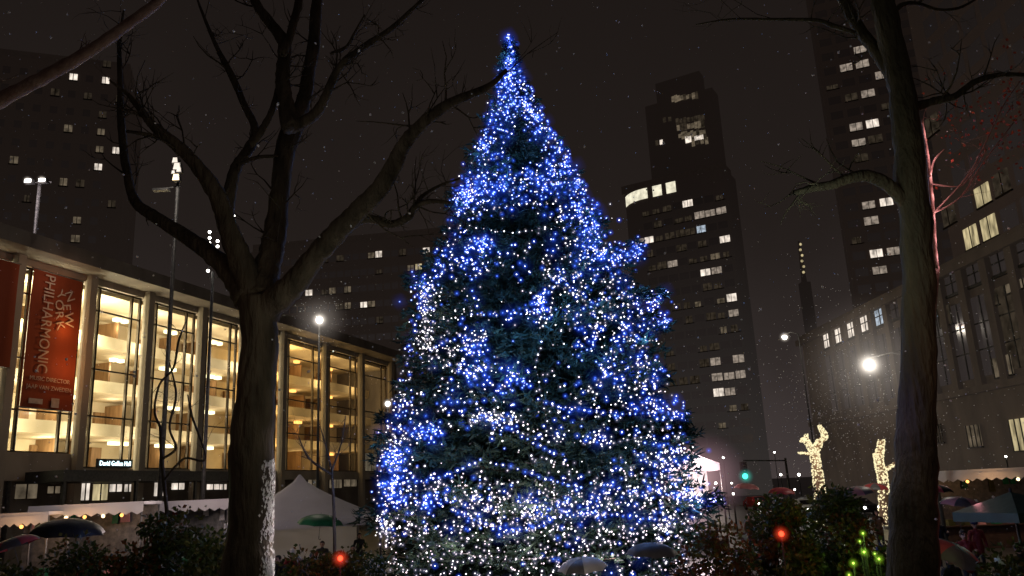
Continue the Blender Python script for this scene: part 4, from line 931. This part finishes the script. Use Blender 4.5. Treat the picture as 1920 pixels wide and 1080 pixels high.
wrapped('bulb wrapped tree half hidden by the right trunk', (1658, 985), [[(1658, 985, 9), (1657, 920, 8), (1654, 890, 8), (1648, 868, 7), (1650, 845, 6), (1653, 826, 5)], [(1652, 885, 5), (1665, 878, 4), (1680, 868, 3)], [(1648, 870, 5), (1643, 858, 4), (1641, 850, 3)]], 52, 8)

# ================================================================= TENTS, STALLS
def pagoda(label, px, py_apex, py_eave, wpx, D, mat, lit=None, rz=.5):
    q = P(px, py_apex, D); ze = P(px, py_eave, D).z; hw = wpx/2*D/F
    t = empty('market_tent', (q.x, q.y, 0), rz, label, 'tent')
    b = MB(); n = 6; ring = []
    for k in range(n+1):
        f_ = k/n; s_ = hw*(1-f_)**1.35 if k < n else .04; zz = ze+(q.z-ze)*f_; i = len(b.v); ring.append(i)
        for j in range(16):
            a = j/16*4; sd_ = int(a); fr = a-sd_; c4 = [(-1, -1), (1, -1), (1, 1), (-1, 1)]; A = c4[sd_]; B = c4[(sd_+1) % 4]
            sag = 1-.10*math.sin(fr*math.pi)*(1-f_); b.v.append(((A[0]+(B[0]-A[0])*fr)*s_*sag, (A[1]+(B[1]-A[1])*fr)*s_*sag, zz))
    for a, c in zip(ring, ring[1:]):
        for j in range(16): b.face((a+j, a+(j+1) % 16, c+(j+1) % 16, c+j), 0, True)
    b.build('roof', mat, t)
    b = MB()
    for A, B in (((-1, -1), (1, -1)), ((1, -1), (1, 1)), ((1, 1), (-1, 1)), ((-1, 1), (-1, -1))):
        b.quad((A[0]*hw, A[1]*hw, ze-.35), (B[0]*hw, B[1]*hw, ze-.35), (B[0]*hw, B[1]*hw, ze+.01), (A[0]*hw, A[1]*hw, ze+.01))
    b.build('valance', mat, t)
    for A in ((-1, -1), (1, -1), (1, 1), (-1, 1)):
        b = MB(); b.tube([(A[0]*hw*.98, A[1]*hw*.98, 0), (A[0]*hw*.98, A[1]*hw*.98, ze)], .05, 8); b.build('pole', M['steel'], t)
    b = MB(); b.quad((-hw*.96, hw*.97, 0), (hw*.96, hw*.97, 0), (hw*.96, hw*.97, ze-.3), (-hw*.96, hw*.97, ze-.3)); b.build('back_wall', mat, t)
    b = MB(); b.box(-hw*.8, -hw*.5, .85, hw*.8, -hw*.2, .92); b.box(-hw*.78, -hw*.48, 0, hw*.78, -hw*.44, .85); b.build('counter', M['steel_dk'], t)
    if lit: plight((0, -.2, ze-.4), lit[0], lit[1], .2, t)
    return t
tt = pagoda('big white peaked market tent right of the forked trunk', 562, 890, 972, 255, 38, M['tent'], ((1, .8, .75), 10), .35)
plight(tt.location + Vector((-1, -9, 4.6)), (1, .80, .80), 120, .3)  # added fill in front of the white tent, without a lamp
tp = pagoda('lilac peaked stall with a glowing white inside at the right of the fir', 1292, 842, 872, 80, 44, M['tent_pink'], ((1, .82, .8), 500), .2)
plight(tp.location + Vector((-.5, -3, 3.2)), (1, .62, .78), 130, .2)  # added pink fill before the stall front
b = MB(); b.box(-1.1, .5, 2.6, 1.1, .6, 4.25); b.build('interior_glow_panel', emit('stall_glow_panel', (1, .80, .80), 1.7, .7, 3.0), tp)  # emissive panel added to stand for the bright stall interior
b = MB(); b.ball((0, -1.5, 3.6), 2.4, 0, 28, 18); b.build('haze_glow', M['g_pink'], tp)
def stall(label, px, py_roof, wpx, D, roofm, rz, lamps, h=None, dep=2.4):
    q = P(px, py_roof, D); hw = wpx/2*D/F; zr = q.z
    t = empty('market_stall', (q.x, q.y, 0), rz, label, 'market stall')
    b = MB(); i = len(b.v)
    b.prism([(-hw, -dep*.55), (hw, -dep*.55), (hw, dep*.55), (-hw, dep*.55)], zr-.12, zr); b.build('roof', roofm, t)
    b = MB()
    nsc = max(6, int(hw*5))
    for k in range(nsc):
        x0 = -hw+2*hw*k/nsc; x1 = -hw+2*hw*(k+1)/nsc; xm = (x0+x1)/2
        b.quad((x0, -dep*.57, zr-.12), (x1, -dep*.57, zr-.12), (x1, -dep*.57, zr-.38), (x0, -dep*.57, zr-.38)); b.tri((x0, -dep*.57, zr-.38), (x1, -dep*.57, zr-.38), (xm, -dep*.57, zr-.5))
    b.build('valance', roofm, t)
    b = MB(); b.box(-hw*.95, -dep*.5, 0, hw*.95, -dep*.35, .95); b.box(-hw*.98, -dep*.56, .95, hw*.98, -dep*.3, 1.0); b.build('counter', M['coat_b'], t)
    b = MB(); b.box(-hw*.95, dep*.45, 0, hw*.95, dep*.5, zr-.13); b.build('back_wall', M['steel'], t)
    for sx_ in (-1, 1):
        for sy in (-1, 1): b = MB(); b.tube([(sx_*hw*.95, sy*dep*.5, 0), (sx_*hw*.95, sy*dep*.5, zr-.13)], .04, 8); b.build('post', M['steel'], t)
    gg = random.Random(int(px)); kinds = ('coat_r', 'u_green', 'wool_w', 'leaf_ol', 'u_pink')
    for k in range(max(4, int(hw*3))):
        x = -hw*.85+1.7*hw*(k+.5)/max(4, int(hw*3)); hh = gg.uniform(.12, .34); b = MB(); b.box(x-.14, -dep*.52, 1.003, x+.14, -dep*.34, 1.003+hh, top=gg.uniform(.6, 1)); b.build('goods', M[gg.choice(kinds)], t)
    for k in range(max(3, int(hw*2))):
        x = -hw*.8+1.6*hw*gg.random(); h_ = gg.uniform(.3, .7); b = MB(); b.box(x-.12, dep*.36, zr-.35-h_, x+.12, dep*.40, zr-.3, top=.7); b.build('hanging_goods', M[gg.choice(kinds)], t)
    for k in range(lamps):
        x = -hw*.8+1.6*hw*(k+.5)/lamps; b = MB(); b.ball((x, -dep*.6, zr-.5), .07, 0, 10, 7); b.build('lantern', M['lamp_amber'] if k % 2 == 0 else M['lamp_warm'], t)
    if lamps: plight((0, -dep*.9, zr-.6), (1, .55, .25), 30, .15, t)
    return t
stall('white flat roofed market stall with orange lanterns under its edge', 185, 944, 190, 34, M['tent'], .15, 5)
stall('small white stall at the far left with one orange lamp', 70, 960, 80, 32, M['tent'], .2, 1)
stall('white stall left of the forked trunk under the hall canopy', 365, 938, 150, 38, M['tent'], .1, 0)
plight(P(190, 930, 30), (1, .82, .76), 170, .2); plight(P(360, 930, 34), (1, .8, .78), 130, .2)  # added fills brightening the white stall roofs
sv = stall('dim stall with a pale awning behind the right trunk', 1830, 880, 210, 38, M['tent'], -.1, 2)
plight(P(1800, 850, 33), (1, .82, .7), 22, .2)  # added fill on the pale awning

# ================================================================= UMBRELLAS AND PEOPLE
def umbrella(label, px, py, D, rad, mats, tilt=(0, 0), group='umbrellas held by the crowd', hold=1.25, ht=None):
    q = P(px, py, D); t = empty('umbrella', (q.x, q.y, q.z), 0, label, 'umbrella', group); t.rotation_euler = (tilt[0], tilt[1], 0)
    b = MB(); n = 8; rings = 6; drop = rad*.42
    b.v.append((0, 0, 0)); ids = []
    for k in range(1, rings+1):
        f_ = k/rings; row = []
        for j in range(n*4):
            a = 2*math.pi*j/(n*4); fr = (j % 4)/4; sag = 1-.09*f_*math.sin(fr*math.pi)
            row.append(len(b.v)); b.v.append((rad*math.sin(f_*1.35)/math.sin(1.35)*math.cos(a)*sag, rad*math.sin(f_*1.35)/math.sin(1.35)*math.sin(a)*sag, -drop*(1-math.cos(f_*1.35))/(1-math.cos(1.35)) + .02*math.sin(fr*math.pi)*f_))
        ids.append(row)
    N = n*4
    for j in range(N):
        mi = (j//4) % len(mats); b.face((0, ids[0][j], ids[0][(j+1) % N]), mi, True)
        for k in range(rings-1): b.face((ids[k][j], ids[k+1][j], ids[k+1][(j+1) % N], ids[k][(j+1) % N]), mi, True)
    b.build('canopy', mats, t)
    b = MB(); b.tube([(0, 0, .07), (0, 0, -.85)], .008, 8); b.build('shaft', M['steel'], t)
    b = MB()
    for j in range(n):
        a = 2*math.pi*j/n; b.tube([(0, 0, -.012)]+[(rad*.995*math.sin(f_*1.35)/math.sin(1.35)*math.cos(a), rad*.995*math.sin(f_*1.35)/math.sin(1.35)*math.sin(a), -drop*(1-math.cos(f_*1.35))/(1-math.cos(1.35))-.012) for f_ in (.33, .66, 1)], .004, 5)
    b.build('rib', M['steel_dk'], t)
    b = MB(); b.tube([(0, 0, -.85), (0, 0, -.95), (.02, 0, -1.0), (.06, 0, -1.0), (.075, 0, -.96)], .014, 8); b.build('handle', M['steel_dk'], t)
    return t
def body_mesh(name, pose, coat):
    # one continuous surface: tapered limbs merged by a voxel remesh, coloured by the nearest limb
    segs = []
    def S(a, ra, b_, rb_, m_): segs.append((Vector(a), ra, Vector(b_), rb_, m_))
    # legs, pelvis, torso
    for sx_ in (-1, 1):
        S((sx_*.095, 0, .90), .088, (sx_*.10, -.01, .50), .062, 1); S((sx_*.10, -.01, .50), .06, (sx_*.105, .02, .10), .042, 1)
        S((sx_*.105, .03, .05), .045, (sx_*.12, -.15, .035), .035, 2)
    S((-.07, 0, .93), .125, (.07, 0, .93), .125, 0); S((0, 0, .80), .16, (0, 0, 1.12), .145, 0); S((-.03, .0, 1.12), .14, (.03, 0, 1.30), .145, 0)
    S((-.13, .01, 1.40), .085, (.13, .01, 1.40), .085, 0); S((0, 0, 1.36), .10, (0, .0, 1.46), .075, 0)
    S((0, .0, 1.45), .055, (0, -.005, 1.54), .052, 3); S((0, .0, 1.46), .075, (0, 0, 1.49), .07, 0)
    S((0, -.005, 1.60), .078, (0, .01, 1.68), .088, 3); S((0, -.03, 1.575), .05, (0, -.04, 1.60), .055, 3)
    S((0, -.092, 1.635), .012, (0, -.105, 1.612), .016, 3)
    for sx_ in (-1, 1):
        S((sx_*.086, .01, 1.64), .018, (sx_*.09, .015, 1.61), .013, 3); S((sx_*.033, -.083, 1.648), .011, (sx_*.034, -.083, 1.648), .011, 4)
    S((-.02, -.086, 1.575), .008, (.02, -.086, 1.575), .008, 4)
    def arm(sx_, el, wr, fdir, curl):
        sh = Vector((sx_*.19, .01, 1.40)); S(sh, .072, el, .055, 0); S(el, .055, wr, .04, 0)
        d = Vector(fdir).normalized(); palm = Vector(wr)+d*.07; S(wr, .03, palm, .036, 3)
        up = Vector((0, 0, 1)) if abs(d.z) < .8 else Vector((0, -1, 0)); s_ = d.cross(up).normalized(); n_ = s_.cross(d).normalized()
        for k, (o, L) in enumerate(((-.030, .058), (-.010, .07), (.010, .066), (.028, .05))):
            b0 = palm+s_*o+d*.015; b1 = b0+(d*math.cos(curl)+n_*-math.sin(curl))*L*.6; b2 = b1+(d*math.cos(curl*2)+n_*-math.sin(curl*2))*L*.5
            S(b0, .0115, b1, .0105, 3); S(b1, .0105, b2, .009, 3)
        tb = Vector(wr)+d*.03-s_*.03*sx_; S(tb, .013, tb-s_*sx_*.03+d*.025-n_*.02, .011, 3)
    arm(-1, (-.27, .03, 1.12), (-.25, -.10, .90), (.05, -.15, -1), .25)
    if pose == 'hold': arm(1, (.26, -.04, 1.14), (.17, -.27, 1.22), (-.2, -.6, .5), 1.0)
    elif pose == 'phone': arm(1, (.25, -.16, 1.22), (.10, -.36, 1.50), (-.15, -.2, 1), .7)
    else: arm(1, (.28, .03, 1.12), (.26, -.08, .88), (-.05, -.12, -1), .25)
    mb = MB()
    for a, ra, b_, rb_, _ in segs:
        mb.ball(a, ra, 0, 10, 7); mb.ball(b_, rb_, 0, 10, 7)
        if (b_-a).length > .004: mb.tube([a, b_], [ra, rb_], 12)
    o = mb.build('tmp', M['coat'])
    md = o.modifiers.new('r', 'REMESH'); md.mode = 'VOXEL'; md.voxel_size = .0125; md.use_smooth_shade = True
    s2 = o.modifiers.new('s', 'SMOOTH'); s2.iterations = 2; s2.factor = .4
    bpy.context.view_layer.update()
    me = bpy.data.meshes.new_from_object(o.evaluated_get(bpy.context.evaluated_depsgraph_get())); me.name = name
    bpy.data.objects.remove(o)
    me.materials.clear()
    for k in (coat, M['trousers'], M['shoe'], M['skin'], M['eye']): me.materials.append(k)
    idx = []
    for pl in me.polygons:
        c = pl.center; best = 1e9; bi = 0
        for a, ra, b_, rb_, m_ in segs:
            if abs(c.z-(a.z+b_.z)*.5) > .35: continue
            ab = b_-a; L2 = ab.length_squared; t_ = 0 if L2 < 1e-9 else max(0, min(1, (c-a).dot(ab)/L2)); dd = (c-(a+ab*t_)).length-(ra+(rb_-ra)*t_)
            if dd < best: best = dd; bi = m_
        idx.append(bi)
    me.polygons.foreach_set('material_index', idx); me.polygons.foreach_set('use_smooth', [True]*len(idx))
    return me
def hair_mesh(long):
    b = MB(); i = len(b.v); seg, rg = 18, 12
    for k in range(rg+1):
        th = math.pi*.72*k/rg if not long else math.pi*.8*k/rg
        for j in range(seg):
            ph = 2*math.pi*j/seg; r = .099+.006*noise.noise(Vector((ph*3, th*4, 1)))
            x = r*math.sin(th)*math.cos(ph); y = r*1.06*math.sin(th)*math.sin(ph)+.015; z = 1.675+r*1.02*math.cos(th)
            if y < -.02 and z < 1.70: z = 1.70+.02*abs(x)*5; y = max(y, -.085)
            if long and y > -.02 and k > rg*.7: z -= .12*(k/rg-.7)/.3
            b.v.append((x, y, z))
    for k in range(rg):
        for j in range(seg): b.face((i+k*seg+j, i+(k+1)*seg+j, i+(k+1)*seg+(j+1) % seg, i+k*seg+(j+1) % seg), 0, True)
    return b
def hat_mesh():
    b = MB(); pts_ = [(.112, 1.665), (.118, 1.69), (.116, 1.72), (.108, 1.752), (.085, 1.79), (.045, 1.815), (.004, 1.822)]
    i = len(b.v); seg = 20
    for r, z in pts_:
        for j in range(seg): b.v.append((r*math.cos(2*math.pi*j/seg)*(1+.02*math.sin(j*5)), r*1.04*math.sin(2*math.pi*j/seg)+.01, z))
    for k in range(len(pts_)-1):
        for j in range(seg): b.face((i+k*seg+j, i+k*seg+(j+1) % seg, i+(k+1)*seg+(j+1) % seg, i+(k+1)*seg+j), 0, True)
    b.ball((0, .01, 1.84), .035, 0, 10, 7); return b
BMH = {}
def person(label, px, D, face, pose, coat, head='hair', s=1.0, at=None):
    key = (pose, coat)
    if pose not in BMH: BMH[pose] = body_mesh('person', pose, M['coat'])
    me = BMH[pose]
    if (pose, coat) not in BMH:
        m2 = me.copy(); m2.materials[0] = M[coat]; BMH[(pose, coat)] = m2
    o = bpy.data.objects.new('person', BMH[(pose, coat)]); col.objects.link(o)
    x = P(px, 1000, D).x if at is None else at[0]
    o.location = (x, D if at is None else at[1], 0); o.rotation_euler = (0, 0, face); o.scale = (s, s, s)
    tag(o, label, 'person', 'people in the crowd')
    if head == 'hat': hat_mesh().build('hat', M['wool_w'], o)
    elif head == 'dark_hat': hat_mesh().build('hat', M['coat_n'], o)
    else: hair_mesh(head == 'long').build('hair', M['hair'], o)
    return o
def under(u, label, coat, face, head='hair', pose='hold', s=1.0, shift=(0, .25)):
    person(label, 0, 0, face, pose, coat, head, s, at=(u.location.x+shift[0], u.location.y+shift[1]))
u = umbrella('green umbrella held up before the white peaked tent', 602, 964, 34, .95, [M['u_green']], (.05, .1)); under(u, 'person in dark coat under the green umbrella', 'coat', 0)
u = umbrella('wide black umbrella below the market stall roofs', 130, 972, 22, .95, [M['u_black']], (.06, .08)); under(u, 'person in brown coat beneath the wide black umbrella', 'coat_b', 0)
u = umbrella('small wet grey umbrella at the far left edge', 22, 1008, 20, .6, [M['u_grey'], M['u_red']], (.1, -.3)); under(u, 'person in navy jacket under the grey umbrella at far left', 'coat_n', .3)
u = umbrella('red and grey panelled umbrella tipped sideways right of the right trunk', 1792, 1022, 12.5, .46, [M['u_red'], M['u_grey'], M['u_clear'], M['u_red']], (.35, .38)); under(u, 'person in dark coat under the red and grey umbrella', 'coat', .2, 'hair', 'hold', .95)
u = umbrella('pale pink umbrella above the crowd right of the right trunk', 1803, 932, 23, .58, [M['u_pink'], M['u_clear']], (.1, .15)); under(u, 'person in red jacket under the pale pink umbrella', 'coat_r', -.2)
u = umbrella('white umbrella at the bottom of the lit fir', 1090, 1046, 15.5, .47, [M['u_white'], M['u_white'], M['u_grey']], (.12, -.06)); under(u, 'person in brown coat under the white umbrella', 'coat_b', 3.0, 'hair', 'hold', .95, (0, -.25))
plight(P(1085, 1000, 14.2), (1, .9, .85), 5, .2)  # added fill brightening the white umbrella
u = umbrella('smoky translucent umbrella at the lower right of the lit fir', 1222, 1018, 16, .5, [M['u_clear']], (.08, .05)); under(u, 'person in navy jacket under the smoky umbrella', 'coat_n', 2.9, 'long', 'hold', 1.0, (0, -.25))
u = umbrella('black umbrella in the crowd between tent and lit fir', 672, 956, 40, .8, [M['u_black']], (.05, -.1)); under(u, 'person under the black umbrella between tent and fir', 'coat', .4)
u = umbrella('dusky red umbrella beyond the shrubs under the lamp glow', 1400, 906, 40, .62, [M['u_pink']], (.05, .1)); under(u, 'person under the dusky red umbrella beyond the shrubs', 'coat_b', .2)
u = umbrella('red umbrella beyond the shrubs left of the wrapped trees', 1465, 914, 34, .55, [M['u_red']], (.1, .05)); under(u, 'person under the red umbrella beyond the shrubs', 'coat', .1)
u = umbrella('grey umbrella in the gap between shrubs and right trunk', 1606, 912, 30, .6, [M['u_grey'], M['u_pink']], (.1, -.1)); under(u, 'person under the grey umbrella in the gap', 'coat_n', -.3)
u = umbrella('dark red umbrella near the half hidden wrapped tree', 1640, 906, 38, .62, [M['u_red'], M['u_grey']], (.1, .05)); under(u, 'person under the dark red umbrella', 'coat_b', 0)
u = umbrella('plum umbrella at the right behind the trunk', 1752, 908, 30, .62, [M['u_black'], M['u_red']], (.05, .05)); under(u, 'person under the plum umbrella behind the trunk', 'coat', 0)
ppl = [('person in red jacket facing the camera beside the forked trunk', 548, 30, .2, 'stand', 'coat_r', 'hat'), ('person in brown coat standing left of the red lamp', 588, 27, .6, 'phone', 'coat_b', 'hair'), ('person in dark coat behind the red lamp', 640, 26, -.2, 'stand', 'coat', 'dark_hat'), ('tall person in dark coat just left of the lit fir', 685, 25, 2.6, 'phone', 'coat', 'hair'),
       ('person in brown coat with long hair before the tent', 662, 31, .1, 'stand', 'coat_b', 'long'), ('person in dark coat near the forked trunk', 522, 26, -.5, 'stand', 'coat', 'hair'),
       ('person in navy jacket in the gap left of the right trunk', 1648, 20, .3, 'stand', 'coat_n', 'dark_hat'), ('person in dark coat right of the right trunk', 1772, 17, .5, 'stand', 'coat', 'hair'), ('person in brown coat holding up a hand at far right', 1862, 16, -.3, 'phone', 'coat_b', 'hat'), ('person in dark coat at the right edge', 1905, 19, .1, 'stand', 'coat', 'hair'), ('person in red jacket near the dim stall', 1830, 28, 0, 'stand', 'coat_r', 'dark_hat'),
       ('person in dark coat at far left by the stalls', 60, 24, .3, 'stand', 'coat', 'hair'), ('person with pale hat before the lanterns', 232, 27, 0, 'stand', 'coat_n', 'hat')]
for (lab, px, D, fc, ps, ct_, hd) in ppl: person(lab, px, D, fc, ps, ct_, hd, rr.uniform(.94, 1.04))
# large patio umbrella
q = P(1895, 922, 19)
t = empty('patio_umbrella', (q.x, q.y, 0), .3, 'large dark green canvas parasol at the right edge', 'parasol')
b = MB()
for k in range(4):
    a0 = math.pi/2*k+math.pi/4; a1 = a0+math.pi/2; b.tri((0, 0, q.z), (1.25*math.cos(a0), 1.25*math.sin(a0), q.z-.42), (1.25*math.cos(a1), 1.25*math.sin(a1), q.z-.42))
    b.quad((1.25*math.cos(a0), 1.25*math.sin(a0), q.z-.42), (1.25*math.cos(a0), 1.25*math.sin(a0), q.z-.62), (1.25*math.cos(a1), 1.25*math.sin(a1), q.z-.62), (1.25*math.cos(a1), 1.25*math.sin(a1), q.z-.42))
b.build('canopy', M['u_dkgreen'], t)
b = MB(); b.tube([(0, 0, 0), (0, 0, q.z+.08)], .03, 8); b.build('pole', M['steel_dk'], t); b = MB(); b.tube([(0, 0, 0), (0, 0, .1)], .3, 16); b.build('base', M['concrete_dk'], t)
plight(P(1845, 1000, 9.6), (1, .2, .18), 4, .15); plight(P(1880, 905, 15), (.4, .9, .7), 6, .15); plight(P(1830, 940, 19.5), (1, .35, .4), 8, .1)  # added coloured fills around the umbrellas at the right
plight(P(610, 990, 20), (1, .35, .22), 18, .2)  # added reddish fill on the crowd left of the fir

# ================================================================= TRAFFIC LIGHT, CARS
q = P(1396, 893, 62)
t = empty('traffic_light', (q.x+3.2, q.y, 0), 0, 'green traffic light hanging over the street beyond the shrubs', 'traffic light')
b = MB(); b.tube([(0, 0, 0), (0, 0, q.z+1.2)], [.12, .08], 10); b.tube([(0, 0, q.z+1.0), (-3.2, 0, q.z+1.15)], .05, 8); b.build('pole', M['steel_dk'], t)
b = MB(); b.box(-3.42, -.18, q.z-.25, -2.98, .18, q.z+1.05); b.build('housing', M['steel_dk'], t)
for k, mt in enumerate(('lamp_green', 'dark_glass', 'dark_glass')):
    b = MB(); b.ball((-3.2, -.18, q.z+k*.4), .16 if k else .2, 0, 14, 9, (1, .3, 1)); b.build('lens', M[mt], t)
b = MB(); b.ball((-3.2, -.3, q.z), .65, 0, 24, 16); b.build('haze_glow', M['g_green'], t)
def car(label, px, D, paint, rz, lights=True):
    x = P(px, 915, D).x; t = empty('parked_car', (x, D, 0), rz, label, 'car', 'cars waiting on the far street')
    prof_ = [(-2.15, .45), (-2.2, .75), (-1.9, .95), (-1.2, 1.0), (-.6, 1.42), (.9, 1.46), (1.6, 1.05), (2.1, .98), (2.2, .6), (2.15, .35), (-2.1, .35)]
    b = MB(); n = len(prof_); sec = []
    for yy, s_ in ((-.88, .94), (-.80, 1), (.80, 1), (.88, .94)):
        i = len(b.v); sec.append(i)
        for (a, z) in prof_: b.v.append((yy*(1 if z < 1.1 else .82), a*s_, z))
    for a, c in zip(sec, sec[1:]):
        for k in range(n): b.face((a+k, a+(k+1) % n, c+(k+1) % n, c+k), 0, True)
    b.face(tuple(sec[0]+k for k in range(n)), 0); b.face(tuple(sec[-1]+k for k in reversed(range(n))), 0)
    b.build('body', paint, t)
    b = MB(); b.quad((-.6, -1.17, 1.04), (.6, -1.17, 1.04), (.55, -.68, 1.4), (-.55, -.68, 1.4)); b.build('windscreen', M['dark_glass'], t)
    for sx_ in (-1, 1):
        for yy in (-1.35, 1.35):
            b = MB(); b.tube([(sx_*.72, yy, .33), (sx_*.9, yy, .33)], .33, 18); wl = b.build('wheel', M['tyre'], t); b = MB(); b.tube([(sx_*.9, yy, .33), (sx_*.915, yy, .33)], .2, 12); b.build('rim', M['steel'], wl)
        b = MB(); b.ball((sx_*.65, -2.16, .72), .13, 0, 12, 8, (1.2, .5, .8)); b.build('headlight', M['lamp_w'], t)
        b = MB(); b.ball((sx_*.7, 2.2, .8), .1, 0, 10, 7, (1.2, .4, .8)); b.build('tail_light', M['lamp_red'], t)
    return t
car('dark car with white headlights left of the wrapped trees', 1452, 82, M['car_dk'], .15)
car('white car with headlights on beneath the first wrapped tree', 1500, 74, M['van'], .1)
car('red car with headlights on nearer the traffic light', 1416, 95, M['car_red'], .1)
car('dark car with headlights on between the wrapped trees', 1600, 70, M['car_dk'], .2)
# far rows of small lamps along the avenue
for k, (px, py, D) in enumerate([(1452, 848, 130), (1464, 890, 150), (1498, 890, 150), (1356, 858, 75), (1342, 906, 60), (1372, 906, 60), (1375, 926, 55), (1558, 852, 120), (1458, 918, 100), (1476, 919, 100), (1490, 918, 100), (1602, 915, 100), (1626, 912, 100), (1886, 856, 60)]):
    q = P(px, py, D); t = empty('avenue_lamp', (q.x, q.y, 0), 0, 'far small white street lamp glinting low over the avenue', 'street lamp', 'far small lamps along the avenue')
    b = MB(); b.tube([(0, 0, 0), (0, 0, q.z)], .05, 6); b.build('pole', M['steel_dk'], t); b = MB(); b.ball((0, 0, q.z), (.0011+.0007*((k*7) % 5)/5)*D, 0, 10, 7); b.build('globe', M['lamp_w'], t)
for px, py, D, c, e_ in ((1450, 860, 90, (1, .8, .75), 260), (1560, 800, 80, (1, .85, .7), 200), (1330, 800, 120, (1, .8, .7), 500)): plight(P(px, py, D), c, e_, .6)

# ================================================================= SNOW
g = random.Random(99); mb = MB()
def flake(c, r):
    i = len(mb.v); d = Vector((g.gauss(0, 1), g.gauss(0, 1), g.gauss(0, 1))).normalized(); a = d.orthogonal().normalized(); b_ = d.cross(a)
    mb.v += [tuple(c+a*r), tuple(c+b_*r), tuple(c-a*r), tuple(c-b_*r), tuple(c+d*r*1.3), tuple(c-d*r*1.3)]
    for f_ in ((0, 1, 4), (1, 2, 4), (2, 3, 4), (3, 0, 4), (1, 0, 5), (2, 1, 5), (3, 2, 5), (0, 3, 5)): mb.face(tuple(i+k for k in f_))
for _ in range(2200):
    D = g.uniform(7, 42); flake(P(g.uniform(-100, 2020), g.uniform(-100, 1000), D), g.uniform(.008, .018))
lq = P(1630, 684, 36)
for _ in range(1700):
    d = Vector((g.gauss(0, 1), g.gauss(0, 1), g.gauss(0, 1))).normalized()*(1.1+abs(g.gauss(0, 4.4))); d.z -= 1.6; d.x -= 1.2; flake(lq+d, g.uniform(.006, .019)*(.5+min(1, d.length*.2)))
lq = P(599, 600, 46)
for _ in range(300):
    d = Vector((g.gauss(0, 1), g.gauss(0, 1), g.gauss(0, 1))).normalized()*(1.2+abs(g.gauss(0, 2.5))); flake(lq+d, g.uniform(.01, .022))
o = mb.build('snowflake', M['snow']); tag(o, 'fine snowflakes drifting through the lamp light', 'snow', None, 'stuff')
